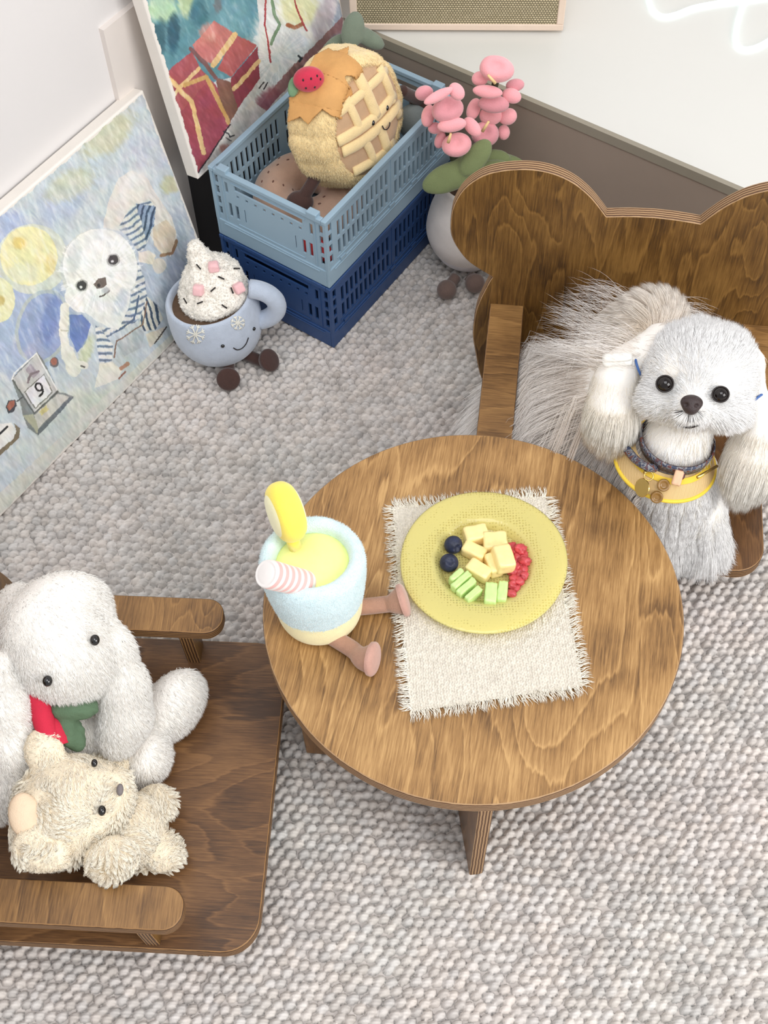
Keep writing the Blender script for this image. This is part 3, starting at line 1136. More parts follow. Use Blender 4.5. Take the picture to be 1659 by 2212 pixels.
def paint(X, Y, bg, ops, warp=1.8):
    """X, Y: where each point of the canvas lies in the motif. Returns linear colours"""
    S = np.stack([X, Y], -1)
    wx = X + warp * fnoise(S / 14.0, 3); wy = Y + warp * fnoise(S / 14.0 + 31, 3)
    C = np.tile(np.array(bg, float), (len(X), 1))
    brush = fnoise(np.stack([(X + Y) / 26, (X - Y) / 5.0], -1), 3)
    brush2 = fnoise(np.stack([(X - Y * 0.4) / 6.0, (X * 0.4 + Y) / 24.0], -1) + 50, 3)

    def lay(m, col, a=1.0):
        if np.ndim(a):
            a = a[m][:, None]
        C[m] = C[m] * (1 - a) + np.array(col, float) * a
    for op in ops:
        k = op[0]
        if k == 'blob':
            _, cx_, cy_, rx, ry, rot, col, amt = op
            c_, s_ = math.cos(R(rot)), math.sin(R(rot))
            a, b = (wx - cx_) * c_ + (wy - cy_) * s_, -(wx - cx_) * s_ + (wy - cy_) * c_
            d = np.sqrt((a / rx) ** 2 + (b / ry) ** 2) + 0.25 * brush
            al = np.clip((1.15 - d) / 0.45, 0, 1) * amt
            lay(al > 0, col, al)
        elif k == 'ell':
            _, cx_, cy_, rx, ry, rot, col = op[:7]
            c_, s_ = math.cos(R(rot)), math.sin(R(rot))
            a, b = (wx - cx_) * c_ + (wy - cy_) * s_, -(wx - cx_) * s_ + (wy - cy_) * c_
            d = np.sqrt((a / rx) ** 2 + (b / ry) ** 2)
            lay(d < 1, col)
        elif k == 'poly':
            lay(inpoly(wx, wy, op[1]), op[2])
        elif k == 'stripes':
            _, pts, c1, c2, ang, per, bend = op
            m = inpoly(wx, wy, pts)
            u = wx * math.cos(R(ang)) + wy * math.sin(R(ang)) + bend * np.sin((wx * -math.sin(R(ang)) + wy * math.cos(R(ang))) / 12.0)
            s_ = np.sin(u * 6.283 / per + 0.8 * brush)
            lay(m, c1)
            lay(m & (s_ > 0.15), c2)
            lay(m & (s_ > 0.8), np.array(c2) * 0.72)
        elif k == 'line':
            _, pts, wd, col = op
            lay(segdist(wx, wy, pts) < wd * (0.5 + 0.07 * brush), col)
        elif k == 'sharp':
            _, pts, wd, col = op
            lay(segdist(X, Y, pts) < wd * 0.5, col)
        elif k == 'hair':
            _, cx_, cy_, r_, c1 = op
            an = np.arctan2(Y - cy_, X - cx_); rr = np.hypot(X - cx_, Y - cy_)
            nn = fnoise(np.stack([an * 22, rr / 40], -1) + 70, 2)
            m = (rr < r_ * (1 + 0.25 * nn)) & (nn > 0.12)
            lay(m, c1, 0.55)
    C = C * (1 + 0.085 * brush + 0.07 * brush2)[:, None]
    pale = (0.34 * np.clip(brush2 * 2.4 - 0.15, 0, 1))[:, None] * np.clip((C.mean(1, keepdims=True) - 90) / 120, 0.05, 1)
    C = C * (1 - pale) + np.array([228.0, 228, 218]) * pale
    hue = fnoise(S / 17.0 + 90, 2)
    C[:, 0] += 7 * hue; C[:, 2] -= 8 * fnoise(S / 22.0 + 130, 2)
    C = C * 0.84 + C.mean(1, keepdims=True) * 0.16 + 5
    C = np.clip(C, 0, 250)
    return np.where(C / 255 <= 0.04045, C / 255 / 12.92, ((C / 255 + 0.055) / 1.055) ** 2.4), brush + brush2


M_CANVAS = attr_mat('oil_paint', 'col', 0.55, 0.25, 700, 0.0, 0.4)
M_PRIMER = mat('primed_canvas', (232, 226, 218), 0.8, 0.02, 30, 0.3, 1500)


def canvas(label, origin, up, xdir, x0, x1, y1, bg, ops, rim_left=None):
    """stretched canvas: painted front skin with relief, white wrapped sides; local x along the wall, y up the canvas, z out of it"""
    M = frame(origin, xdir, up)
    c = empty('painting', label=label, cat='painting', mat=M)
    th, h = 0.0185, 0.0008
    nx, ny = int((x1 - x0) / h), int(y1 / h)
    xs, ys = np.linspace(x0, x1, nx), np.linspace(0, y1, ny)
    X, Y = np.meshgrid(xs, ys, indexing='ij')
    L = np.c_[X.ravel(), Y.ravel(), np.zeros(X.size)]
    Mn = np.array(M)
    W = L @ Mn[:3, :3].T + Mn[:3, 3]
    px, py = project(W)
    C, br = paint(px, py, bg, ops)
    # unpainted, ragged strip along the wrapped edges
    e = np.minimum(np.minimum(L[:, 0] - x0, x1 - L[:, 0]), np.minimum(L[:, 1], y1 - L[:, 1]))
    rag = 0.0035 + 0.0028 * fnoise(L[:, :2] * 120, 3)
    C[e < rag] = lin((232, 226, 218))
    # rounded edge of the skin and thick paint
    L[:, 2] = 0.00022 * br * (e > rag) - np.where(e < 0.002, 0.002 - np.sqrt(np.clip(0.002 ** 2 - (0.002 - e) ** 2, 0, 1)), 0)
    q = np.arange(nx * ny).reshape(nx, ny)
    F = np.stack([q[:-1, :-1], q[1:, :-1], q[1:, 1:], q[:-1, 1:]], -1).reshape(-1, 4)
    obj('painted_face', L, F, M_CANVAS, c, True, {'col': C})
    V, F = join([box(x0, 0, -th, x1, y1, -0.0019)])
    o = obj('stretcher', V, F, M_PRIMER, c, False)
    bv = o.modifiers.new('bevel', 'BEVEL'); bv.width = 0.0012; bv.segments = 2
    return c


PB = room(0.834347, 0.8124, 0.0)
PT_ = room(0.897142, 0.8124, 0.2970)
wh, cream, sh = (236, 236, 230), (218, 212, 200), (190, 196, 200)
sb, dk = (136, 158, 184), (82, 104, 132)
ops1 = [
    ('blob', 60, 700, 110, 120, 0, (160, 180, 214), 0.8), ('blob', 20, 500, 60, 50, 0, (160, 176, 212), 0.8), ('blob', 130, 440, 60, 40, -35, (168, 184, 212), 0.6),
    ('blob', 235, 290, 70, 35, -40, (205, 202, 158), 0.7), ('blob', 150, 400, 60, 30, -30, (206, 206, 160), 0.55), ('blob', 330, 330, 60, 40, 0, (188, 190, 205), 0.6),
    ('blob', 370, 400, 25, 20, 0, (205, 200, 140), 0.7), ('blob', 390, 560, 50, 110, 0, (160, 172, 190), 0.75), ('blob', 300, 560, 90, 120, 0, (160, 174, 196), 0.5),
    ('blob', 160, 900, 160, 60, -45, (206, 214, 190), 0.7), ('blob', 60, 960, 120, 60, -45, (196, 206, 212), 0.6), ('blob', 110, 1000, 130, 22, -42, (212, 198, 178), 0.7),
    ('blob', 200, 800, 60, 50, 0, (192, 202, 214), 0.6), ('blob', 300, 830, 60, 16, -40, (206, 208, 150), 0.6),
    ('ell', 70, 560, 78, 76, 0, (206, 212, 196)), ('ell', 62, 553, 62, 64, 0, (234, 228, 168)), ('blob', 42, 525, 16, 14, 0, (230, 204, 112), 0.9), ('blob', 108, 570, 12, 24, 0, (228, 206, 130), 0.8),
    ('blob', 50, 590, 40, 22, 0, (222, 224, 190), 0.7), ('ell', -2, 648, 34, 48, 0, (228, 226, 176)), ('blob', 2, 650, 9, 12, 0, (200, 180, 100), 0.9),
    ('ell', 92, 706, 58, 82, 15, (178, 190, 190)), ('ell', 92, 706, 50, 74, 15, (148, 166, 204)), ('blob', 110, 690, 20, 60, 15, (116, 138, 196), 0.8), ('blob', 75, 760, 26, 26, 0, (166, 174, 206), 0.8),
    ('poly', [(150, 680), (178, 680), (196, 700), (186, 740), (166, 762), (152, 730)], (106, 130, 190)), ('blob', 186, 760, 14, 36, 20, (196, 204, 150), 0.7),
    ('poly', [(222, 492), (236, 430), (256, 386), (284, 368), (318, 384), (344, 430), (372, 470), (384, 520), (368, 554), (344, 540), (318, 500), (260, 500)], (220, 214, 204)),
    ('blob', 290, 400, 26, 40, 30, (232, 230, 222), 0.8), ('poly', [(330, 490), (360, 474), (380, 500), (376, 538), (352, 552), (332, 530)], (214, 196, 172)), ('line', [(348, 552), (372, 546), (382, 520)], 7, (150, 116, 88)),
    ('stripes', [(254, 494), (282, 446), (320, 430), (338, 448), (332, 490), (312, 538), (300, 546), (278, 512)], (214, 216, 206), sb, 62, 13, 3),
    ('stripes', [(292, 440), (338, 446), (330, 490), (316, 524), (306, 480)], sb, dk, 20, 12, 3),
    ('stripes', [(286, 582), (298, 566), (312, 600), (318, 640), (300, 690), (262, 712), (230, 730), (244, 770), (222, 786), (206, 704), (252, 712), (282, 660)], (216, 218, 210), sb, 74, 14, 3),
    ('stripes', [(316, 640), (340, 660), (352, 690), (336, 712), (312, 716), (300, 700)], (222, 216, 200), dk, -20, 12, 2),
    ('stripes', [(206, 702), (222, 716), (244, 744), (242, 780), (214, 784), (208, 740)], (226, 226, 218), sb, 84, 15, 2),
    ('poly', [(250, 745), (290, 706), (312, 716), (306, 750), (270, 770)], (176, 186, 190)), ('line', [(300, 640), (290, 690), (250, 716)], 4, dk), ('line', [(318, 652), (308, 700), (252, 738), (246, 772)], 3, (134, 104, 88)),
    ('poly', [(300, 546), (322, 540), (336, 552), (330, 572), (300, 566)], (224, 214, 196)), ('ell', 344, 574, 15, 17, 0, (206, 200, 190)),
    ('ell', 214, 580, 84, 86, 0, (200, 204, 196)), ('ell', 216, 576, 80, 82, 0, wh), ('ell', 182, 640, 42, 36, 10, wh), ('ell', 262, 592, 34, 40, 0, wh),
    ('poly', [(180, 672), (200, 640), (250, 612), (284, 606), (280, 660), (256, 712), (236, 708), (204, 690)], (226, 228, 222)), ('blob', 262, 650, 14, 34, 20, (196, 206, 214), 0.7),
    ('hair', 216, 590, 84, (252, 252, 248)), ('blob', 160, 560, 16, 50, 10, (206, 210, 206), 0.7), ('blob', 225, 505, 50, 14, -10, (222, 224, 224), 0.6),
    ('line', [(140, 664), (138, 712)], 20, (228, 226, 208)), ('line', [(136, 716), (142, 752)], 19, (230, 228, 212)), ('line', [(146, 762), (160, 800)], 30, (226, 226, 212)), ('line', [(160, 784), (184, 790)], 16, (226, 226, 212)),
    ('line', [(131, 714), (146, 714)], 3, (190, 188, 160)), ('line', [(176, 790), (182, 793)], 4, (90, 86, 84)),
    ('poly', [(214, 784), (244, 782), (262, 800), (256, 818), (226, 832), (204, 838), (212, 806)], (228, 226, 210)), ('line', [(262, 796), (276, 786)], 9, (186, 138, 108)), ('line', [(258, 818), (270, 804)], 4, (150, 100, 80)),
    ('poly', [(314, 722), (340, 712), (356, 706), (350, 728), (324, 752)], (216, 206, 186)), ('sharp', [(334, 742), (360, 706)], 3, (74, 66, 62)),
    ('ell', 177, 617, 14, 13, -20, (176, 176, 170)), ('ell', 177, 617, 11, 10.5, -20, (66, 66, 66)), ('ell', 245, 562, 15, 14, -20, (176, 176, 170)), ('ell', 245, 561, 11.5, 11, -20, (70, 68, 66)),
    ('ell', 175, 620, 3, 3, 0, (220, 220, 220)), ('ell', 243, 564, 3, 3, 0, (220, 220, 220)),
    ('poly', [(203, 614), (212, 602), (228, 600), (231, 614), (222, 622), (210, 624)], (116, 100, 92)), ('ell', 214, 616, 4, 4, 0, (62, 54, 52)), ('line', [(216, 640), (226, 638), (236, 628)], 3, (96, 84, 80)), ('blob', 228, 628, 10, 7, -30, (180, 184, 190), 0.8),
    ('poly', [(25, 818), (79, 760), (92, 776), (127, 846), (161, 856), (83, 941), (60, 925), (49, 895), (40, 860)], (128, 134, 132)),
    ('poly', [(28, 818), (79, 765), (124, 842), (76, 892)], (196, 196, 192)), ('sharp', [(26, 820), (31, 806), (79, 763), (123, 842)], 3, (232, 232, 228)), ('poly', [(54, 800), (66, 784), (84, 806), (72, 818)], (168, 158, 164)),
    ('line', [(60, 826), (66, 808), (84, 802)], 5, (130, 116, 120)), ('sharp', [(28, 822), (74, 893), (125, 846)], 3, (92, 96, 90)),
    ('poly', [(74, 896), (126, 850), (150, 858), (82, 926)], (200, 198, 186)), ('poly', [(50, 898), (72, 894), (84, 928), (82, 938)], (176, 176, 150)), ('poly', [(84, 890), (100, 874), (106, 884), (90, 898)], (206, 196, 130)), ('poly', [(82, 928), (152, 858), (161, 858), (83, 941)], (104, 112, 118)),
    ('poly', [(52, 847), (96, 806), (114, 848), (76, 884)], (120, 120, 110)), ('poly', [(55, 847), (95, 810), (111, 847), (77, 880)], (224, 224, 228)),
    ('line', [(36, 868), (48, 858)], 3, (80, 84, 84)), ('poly', [(12, 880), (18, 866), (32, 864), (36, 876), (30, 890), (18, 894)], (70, 72, 80)), ('poly', [(14, 880), (20, 868), (30, 866), (32, 876), (20, 888)], (168, 96, 78)),
    ('ell', 117, 783, 10, 11, 0, (110, 100, 106)), ('ell', 116, 781, 7, 8, 0, (176, 104, 88)),
    ('poly', [(-20, 918), (24, 912), (38, 930), (30, 952), (-20, 986)], (226, 226, 220)), ('poly', [(30, 914), (44, 924), (42, 945), (-5, 988), (-5, 974), (28, 948), (36, 930)], (126, 112, 86)), ('sharp', [(-2, 938), (16, 922)], 5, (40, 44, 48)),
]
# the 9 on the calendar page
nine = [(84 + 7.2 * math.cos(t) * 1.0 + 1.5 * math.sin(t), 836 + 8.2 * math.sin(t)) for t in np.linspace(0, 6.283, 20)]
ops1 += [('sharp', nine, 4.2, (38, 38, 42)), ('sharp', [(91, 838), (93, 845), (91, 851), (85, 856)], 4.2, (38, 38, 42))]
# table edge along the bottom of the motif
ops1.insert(14, ('poly', [(-60, 1120), (395, 700), (395, 660), (470, 600), (470, 720), (-60, 1260)], (206, 208, 198)))
canvas('pale blue painting of a white dog in a striped sweater, leaning against the wall', PB, PT_ - PB, D1, -0.50, 0.0, 0.3036, (190, 201, 206), ops1)

P2 = at(429, 388, .19)
U2 = np.array([-0.11804471, 0.08482373, 0.98937879])
G1, G2, G3, RB = (200, 112, 106), (172, 78, 84), (150, 58, 72), (226, 186, 122)
ops2 = [
    ('poly', [(250, -60), (560, -60), (560, 60), (560, 150), (420, 190), (350, 160), (300, 0)], (86, 142, 156)),
    ('blob', 350, 20, 40, 30, 0, (178, 214, 170), 0.9), ('blob', 400, 0, 18, 40, 0, (196, 214, 150), 0.8), ('blob', 340, 90, 18, 50, 10, (48, 92, 108), 0.8), ('blob', 375, 70, 14, 46, 0, (40, 84, 104), 0.8),
    ('blob', 430, 30, 20, 30, 0, (56, 110, 128), 0.8), ('blob', 500, 40, 40, 40, 0, (104, 160, 174), 0.8), ('blob', 470, 10, 10, 20, 0, (110, 100, 100), 0.6),
    ('poly', [(548, -60), (800, -60), (760, 120), (560, 300), (520, 330), (552, 200), (570, 130)], (206, 208, 206)),
    ('blob', 600, 60, 50, 90, 20, (222, 226, 224), 0.9), ('blob', 645, 20, 46, 40, 0, (222, 222, 164), 0.9), ('line', [(622, 54), (636, 60), (652, 52)], 9, (170, 98, 62)), ('blob', 700, 40, 22, 60, 20, (192, 180, 192), 0.8),
    ('blob', 735, 40, 14, 60, 10, (150, 168, 186), 0.8), ('blob', 640, 110, 40, 50, 30, (212, 222, 226), 0.9), ('blob', 590, 150, 28, 34, 0, (200, 214, 214), 0.9), ('hair', 600, 120, 60, (238, 240, 238)),
    ('line', [(574, -20), (572, 50), (580, 100), (585, 134)], 4, (176, 60, 66)), ('line', [(630, -20), (645, 30), (662, 66)], 4, (168, 60, 60)), ('line', [(586, -10), (592, 30), (604, 52), (592, 80), (586, 96)], 7, (116, 148, 110)),
    ('ell', 592, 146, 9, 12, 0, (216, 222, 216)), ('ell', 667, 76, 8, 8, 0, (214, 214, 208)),
    ('line', [(556, 262), (620, 180), (690, 110), (750, 50)], 34, (150, 106, 104)), ('blob', 580, 214, 34, 20, -40, (150, 86, 98), 0.85), ('blob', 640, 160, 24, 18, -40, (120, 84, 80), 0.7), ('blob', 720, 96, 40, 14, -45, (136, 136, 148), 0.8),
    ('line', [(560, 190), (570, 178)], 3, (60, 58, 60)), ('line', [(570, 192), (578, 178)], 3, (60, 58, 60)), ('line', [(645, 120), (652, 126), (648, 132)], 5, (44, 48, 54)),
    ('poly', [(500, 262), (545, 218), (575, 240), (700, 100), (745, 90), (745, 140), (430, 420), (430, 380)], (208, 202, 194)), ('blob', 520, 262, 30, 20, -45, (178, 176, 172), 0.8), ('blob', 486, 322, 12, 12, 0, (168, 110, 96), 0.8),
    ('poly', [(417, 98), (463, 44), (507, 74), (462, 138), (430, 132)], G1), ('poly', [(507, 74), (556, 98), (500, 166), (470, 150)], (184, 88, 88)), ('blob', 450, 70, 20, 20, 0, (218, 140, 126), 0.7),
    ('poly', [(500, 168), (557, 100), (562, 170), (512, 236), (498, 200)], G3), ('line', [(507, 76), (461, 140)], 13, RB), ('line', [(560, 132), (506, 192)], 9, RB),
    ('poly', [(357, 158), (414, 112), (436, 150), (470, 190), (505, 250), (428, 372), (402, 310), (388, 250), (366, 200)], G2), ('poly', [(358, 160), (384, 190), (376, 214), (360, 186)], G3),
    ('poly', [(384, 250), (445, 180), (500, 262), (428, 372), (400, 300)], (162, 66, 82)), ('poly', [(466, 168), (498, 176), (514, 236), (498, 262), (474, 214)], (130, 88, 72)),
    ('line', [(359, 162), (386, 192), (414, 220), (440, 330)], 10, RB), ('line', [(386, 192), (430, 148)], 9, RB), ('line', [(386, 190), (372, 212)], 7, RB), ('line', [(400, 184), (446, 166), (494, 264)], 9, (206, 158, 86)), ('line', [(412, 106), (440, 134), (466, 168)], 9, (122, 82, 80)),
    ('line', [(498, 268), (428, 374)], 3, (60, 46, 52)), ('line', [(484, 284), (494, 290), (496, 296), (506, 292)], 3, (50, 50, 56)), ('line', [(488, 298), (500, 304)], 2, (50, 50, 56)),
]
canvas('tall painting with red gift boxes and a white dog, standing upright behind the blue crates', P2, U2, D1, 0.0, 0.303, 0.34, (200, 200, 198), ops2)
# ================================================================ helpers for toys
from mathutils.bvhtree import BVHTree


def bvh(V, F):
    return BVHTree.FromPolygons([tuple(map(float, v)) for v in V], [tuple(map(int, f)) for f in F])


def hit(T, px, py):
    """where the sight line through (px, py) meets a surface: point, normal"""
    d = ray(px, py)
    r_ = T.ray_cast(Vector(EYE), Vector(d).normalized())
    if r_[0] is None:
        return None, None
    n = r_[1]
    if n.dot(Vector(d)) > 0:
        n = -n
    return np.array(r_[0]), np.array(n)


def seam(T, pts, off=0.0006, n=6, closed=False):
    """a path over a surface"""
    q = []
    for x, y in spline(np.array(pts, float), n, closed):
        p, nn = hit(T, x, y)
        if p is not None:
            q.append(p + nn * off)
    return np.array(q)


def patch(T, poly, off, th, step=1.6):
    """felt piece lying on a surface: outline in the measuring frame, thickness th"""
    poly = np.asarray(poly, float)
    x0, y0 = poly.min(0) - step; x1, y1 = poly.max(0) + step
    xs, ys = np.arange(x0, x1, step), np.arange(y0, y1, step)
    X, Y = np.meshgrid(xs, ys, indexing='ij')
    ins = inpoly(X.ravel(), Y.ravel(), poly).reshape(X.shape)
    idx = -np.ones(X.shape, int); P, Nn = [], []
    for i, j in np.argwhere(ins):
        p, nn = hit(T, X[i, j], Y[i, j])
        if p is not None:
            idx[i, j] = len(P); P.append(p); Nn.append(nn)
    P, Nn = np.array(P), np.array(Nn)
    F = []
    for i in range(X.shape[0] - 1):
        for j in range(X.shape[1] - 1):
            q = (idx[i, j], idx[i, j + 1], idx[i + 1, j + 1], idx[i + 1, j])
            if min(q) >= 0:
                F.append(q)
    k = len(P)
    T_, B_ = P + Nn * (off + th), P + Nn * off
    edge = {}
    for f in F:
        for a, b in zip(f, f[1:] + f[:1]):
            edge[(a, b)] = edge.get((a, b), 0) + 1
    G = list(F) + [tuple(x + k for x in f[::-1]) for f in F]
    for (a, b), _ in edge.items():
        if (b, a) not in edge:
            G.append((b, a, a + k, b + k))
    return np.concatenate([T_, B_]), G


def thing(name, label, cat, loc, group=None):
    return empty(name, tuple(loc), 0, label, cat, group)


def kid(name, VF, m, parent, off, smooth=True, label=None):
    V, F = VF
    o = obj(name, np.asarray(V) - np.asarray(off), F, m, parent, smooth)
    if label:
        o['label'] = label
    return o


def unit_at(px, py, z):
    """metres per pixel at that place"""
    p = at(px, py, z) - EYE
    return (p[1] * math.cos(PITCH) - p[2] * math.sin(PITCH)) / FOC


VW = norm(-ray(829.5, 1106))                                   # towards the camera
RT = norm(ray(1000, 1106) - ray(600, 1106)) ; UPV = np.cross(VW, RT)


def viewbasis(p):
    """right, up and towards-the-camera directions at p (columns)"""
    v = norm(EYE - p); r_ = norm(RT - v * (RT @ v)); return np.c_[r_, np.cross(v, r_), v]


def rot2(B, deg):
    c, s = math.cos(R(deg)), math.sin(R(deg))
    return np.c_[c * B[:, 0] + s * B[:, 1], -s * B[:, 0] + c * B[:, 1], B[:, 2]]


def revolve(prof, c, axis, n=48, up=(0, 1, 0), wob=None):
    V, F = lathe(prof, n)
    if wob is not None:
        V = wob(V)
    return V @ basis(axis, up).T + np.asarray(c), F


M_EYE = mat('black_bead', (12, 11, 12), 0.08, 0.02, 20, spec=0.8)
M_THREAD = mat('black_thread', (34, 30, 30), 0.7)

# ================================================================ on the table: place mat
ML, MRr, MBR, MBL = at(848, 1098, TZ), at(1178, 1072, TZ), at(1258, 1484, TZ), at(886, 1540, TZ)
M_COT = mat('raw_cotton', (222, 215, 202), 0.95, 0.09, 350, 0.6, 1500, spec=0.1)
mt_c = (ML + MRr + MBR + MBL) / 4
mt = thing('place_mat', 'cream woven cotton place mat with frayed edges, on the round table', 'place mat', mt_c)


def mat_surface():
    nu, nv = 300, 400
    u, v = np.meshgrid(np.linspace(0, 1, nu), np.linspace(0, 1, nv), indexing='ij')
    P = ((1 - u) * (1 - v))[..., None] * ML + (u * (1 - v))[..., None] * MRr + (u * v)[..., None] * MBR + ((1 - u) * v)[..., None] * MBL
    e = np.minimum(np.minimum(u, 1 - u), np.minimum(v, 1 - v))
    P[..., :2] += np.stack([fnoise(P[..., :2] * 60, 2), fnoise(P[..., :2] * 60 + 9, 2)], -1) * 0.0014
    U, W_ = u * 0.165, v * 0.225
    wob = fnoise(np.stack([U * 260, W_ * 90], -1), 2)
    yarn = 0.5 + 0.5 * np.sin((U + 0.0006 * wob + 0.0005 * np.sin(W_ * 1400)) * 6.283 / 0.0026)
    cross = 0.5 + 0.5 * np.sin((W_ + 0.0006 * wob) * 6.283 / 0.0030 + np.pi * (np.floor(U / 0.0026) % 2))
    slub = fnoise(np.stack([U * 700, W_ * 240], -1) + 4, 2)
    P[..., 2] = TZ + 0.0014 + 0.0014 * yarn * (0.4 + 0.6 * cross) + 0.0009 * slub + 0.0004 * fnoise(P[..., :2] * 40, 2)
    V = P.reshape(-1, 3)
    q = np.arange(nu * nv).reshape(nu, nv)
    F = np.stack([q[:-1, :-1], q[:-1, 1:], q[1:, 1:], q[1:, :-1]], -1).reshape(-1, 4)
    return V, F


V, F = mat_surface()
kid('cloth', (V, F), M_COT, mt, mt_c)
P_, D_ = [], []
for a, b, dn in ((ML, MRr, 260), (MRr, MBR, 330), (MBR, MBL, 260), (MBL, ML, 330)):
    out = norm(np.cross(b - a, [0, 0, 1.0])) if np.dot(np.cross(b - a, [0, 0, 1.0]), (a + b) / 2 - mt_c) > 0 else -norm(np.cross(b - a, [0, 0, 1.0]))
    t = RNG.random(dn)
    P_.append(a + (b - a) * t[:, None] + out * (RNG.random(dn)[:, None] * 0.003 - 0.003) + np.array([0, 0, 0.0018])); D_.append(np.tile(out, (dn, 1)) + 0.28 * fnoise(np.stack([t * 9, t * 0 + dn], -1), 2)[:, None] * (b - a) / np.linalg.norm(b - a) * 1.5)
P_, D_ = np.concatenate(P_), np.concatenate(D_)
M_FR = fur_mat('cotton_fringe', (244, 238, 224), (248, 243, 231), 0, 0.10)
f_ = strands('fringe', P_, np.tile([0, 0, 1.0], (len(P_), 1)), D_, 0.0125, 0.00052, M_FR, mt, mt_c, seg=5, lift=0.25, jit=0.22, droop=0.12, wave=0.35, wfreq=1.2, zmin=TZ + 0.0007)
f_['kind'] = 'stuff'



# ================================================================ yellow glass plate
PLC = np.array([0.0912, 0.6120, TZ + 0.0044])


def glass_mat():
    m, n, l, b = nodes('yellow_glass')
    n.remove(b)
    tc = n.new('ShaderNodeTexCoord')
    vo = n.new('ShaderNodeTexVoronoi'); vo.inputs['Scale'].default_value = 360; vo.inputs['Randomness'].default_value = 0.25
    l.new(tc.outputs['Object'], vo.inputs['Vector'])
    r1 = ramp(n, [(0.20, (0.58,) * 3), (0.40, (0.20,) * 3)])
    l.new(vo.outputs['Distance'], r1.inputs[0])
    tr = n.new('ShaderNodeBsdfTransparent'); tr.inputs[0].default_value = (*lin((255, 244, 178)), 1)
    di = n.new('ShaderNodeBsdfDiffuse'); di.inputs[0].default_value = (*lin((255, 246, 166)), 1)
    tl = n.new('ShaderNodeBsdfTranslucent'); tl.inputs[0].default_value = (*lin((255, 247, 170)), 1)
    gl = n.new('ShaderNodeBsdfGlossy'); gl.inputs['Roughness'].default_value = 0.12
    m1 = n.new('ShaderNodeMixShader'); m1.inputs[0].default_value = 0.42
    l.new(di.outputs[0], m1.inputs[1]); l.new(tl.outputs[0], m1.inputs[2])
    m2 = n.new('ShaderNodeMixShader')
    l.new(r1.outputs[0], m2.inputs[0]); l.new(m1.outputs[0], m2.inputs[1]); l.new(tr.outputs[0], m2.inputs[2])
    fr = n.new('ShaderNodeFresnel'); fr.inputs[0].default_value = 1.45
    m3 = n.new('ShaderNodeMixShader')
    l.new(fr.outputs[0], m3.inputs[0]); l.new(m2.outputs[0], m3.inputs[1]); l.new(gl.outputs[0], m3.inputs[2])
    bp = n.new('ShaderNodeBump'); bp.inputs['Strength'].default_value = 0.35; bp.inputs['Distance'].default_value = 0.0006
    l.new(vo.outputs['Distance'], bp.inputs['Height'])
    for q in (di, gl, fr):
        l.new(bp.outputs[0], q.inputs['Normal'])
    l.new(m3.outputs[0], n['Material Output'].inputs['Surface'])
    return m


prof = [(0, 0.0), (0.036, 0.0), (0.0405, 0.0015), (0.046, 0.0068), (0.054, 0.0090), (0.068, 0.0100), (0.0755, 0.0094), (0.0768, 0.0102), (0.0762, 0.0118), (0.068, 0.0128), (0.054, 0.0118), (0.045, 0.0096), (0.0395, 0.0042), (0.035, 0.0028), (0, 0.0028)]
pp = spline(np.array(prof), 3)
V, F = lathe(pp, 120)
a_ = np.arctan2(V[:, 1], V[:, 0]); r_ = np.hypot(V[:, 0], V[:, 1])
V[:, 2] += 0.0009 * np.sin(3 * a_ + 1) * (r_ / 0.077) ** 3
V[:, :2] *= (1 + 0.012 * np.sin(2 * a_ + 0.4) * (r_ / 0.077) ** 2)[:, None]
tag(obj('plate', V, F, glass_mat(), None, True, loc=tuple(PLC)), 'translucent yellow glass plate of cut fruit, on the cream place mat', 'plate')
FZ = PLC[2] + 0.0029


# ---- fruit
def chunk(dims, seed, rnd=0.0022):
    """cut piece: box with softened, slightly uneven edges"""
    dx, dy, dz = dims
    rs = np.random.default_rng(seed)
    n = 9
    g = np.linspace(-1, 1, n)
    V, F, idx = [], [], {}

    def vid(p):
        k = tuple(np.round(p, 4))
        if k not in idx:
            idx[k] = len(V); V.append(p)
        return idx[k]
    for ax in range(3):
        for sg in (-1, 1):
            for i in range(n - 1):
                for j in range(n - 1):
                    q = []
                    for (a, b) in ((i, j), (i + 1, j), (i + 1, j + 1), (i, j + 1)):
                        p = [0, 0, 0]; p[ax] = sg; p[(ax + 1) % 3] = g[a]; p[(ax + 2) % 3] = g[b]
                        q.append(vid(tuple(p)))
                    F.append(tuple(q if sg > 0 else q[::-1]))
    V = np.array(V, float)
    h = np.array([dx, dy, dz]) / 2
    W = V * h
    inner = np.clip(W, -(h - rnd), h - rnd)
    d = W - inner
    ln = np.linalg.norm(d, axis=1, keepdims=True)
    W = inner + np.where(ln > 1e-9, d / np.maximum(ln, 1e-9) * np.minimum(ln, rnd), 0)
    W *= 1 + 0.05 * (rs.random(3) - 0.5)
    W[:, :2] *= (1 - 0.06 * V[:, 2:3] * rs.random())
    W += 0.0004 * np.stack([vnoise(V * 2 + seed + k) for k in range(3)], -1)
    return W, F


def fruit_mat(name, col, sss=0.25, rough=0.3, var=0.06):
    m = mat(name, col, rough, var, 180, 0.15, 900, spec=0.45)
    b = m.node_tree.nodes['Principled BSDF']
    b.inputs['Subsurface Weight'].default_value = sss
    b.inputs['Subsurface Radius'].default_value = (0.004, 0.003, 0.0015)
    return m


M_MEL = fruit_mat('melon_flesh', (250, 226, 160))
M_GRN = fruit_mat('green_melon_flesh', (200, 228, 150))
M_RED = fruit_mat('red_fruit_flesh', (196, 74, 80), 0.15, 0.35, 0.25)


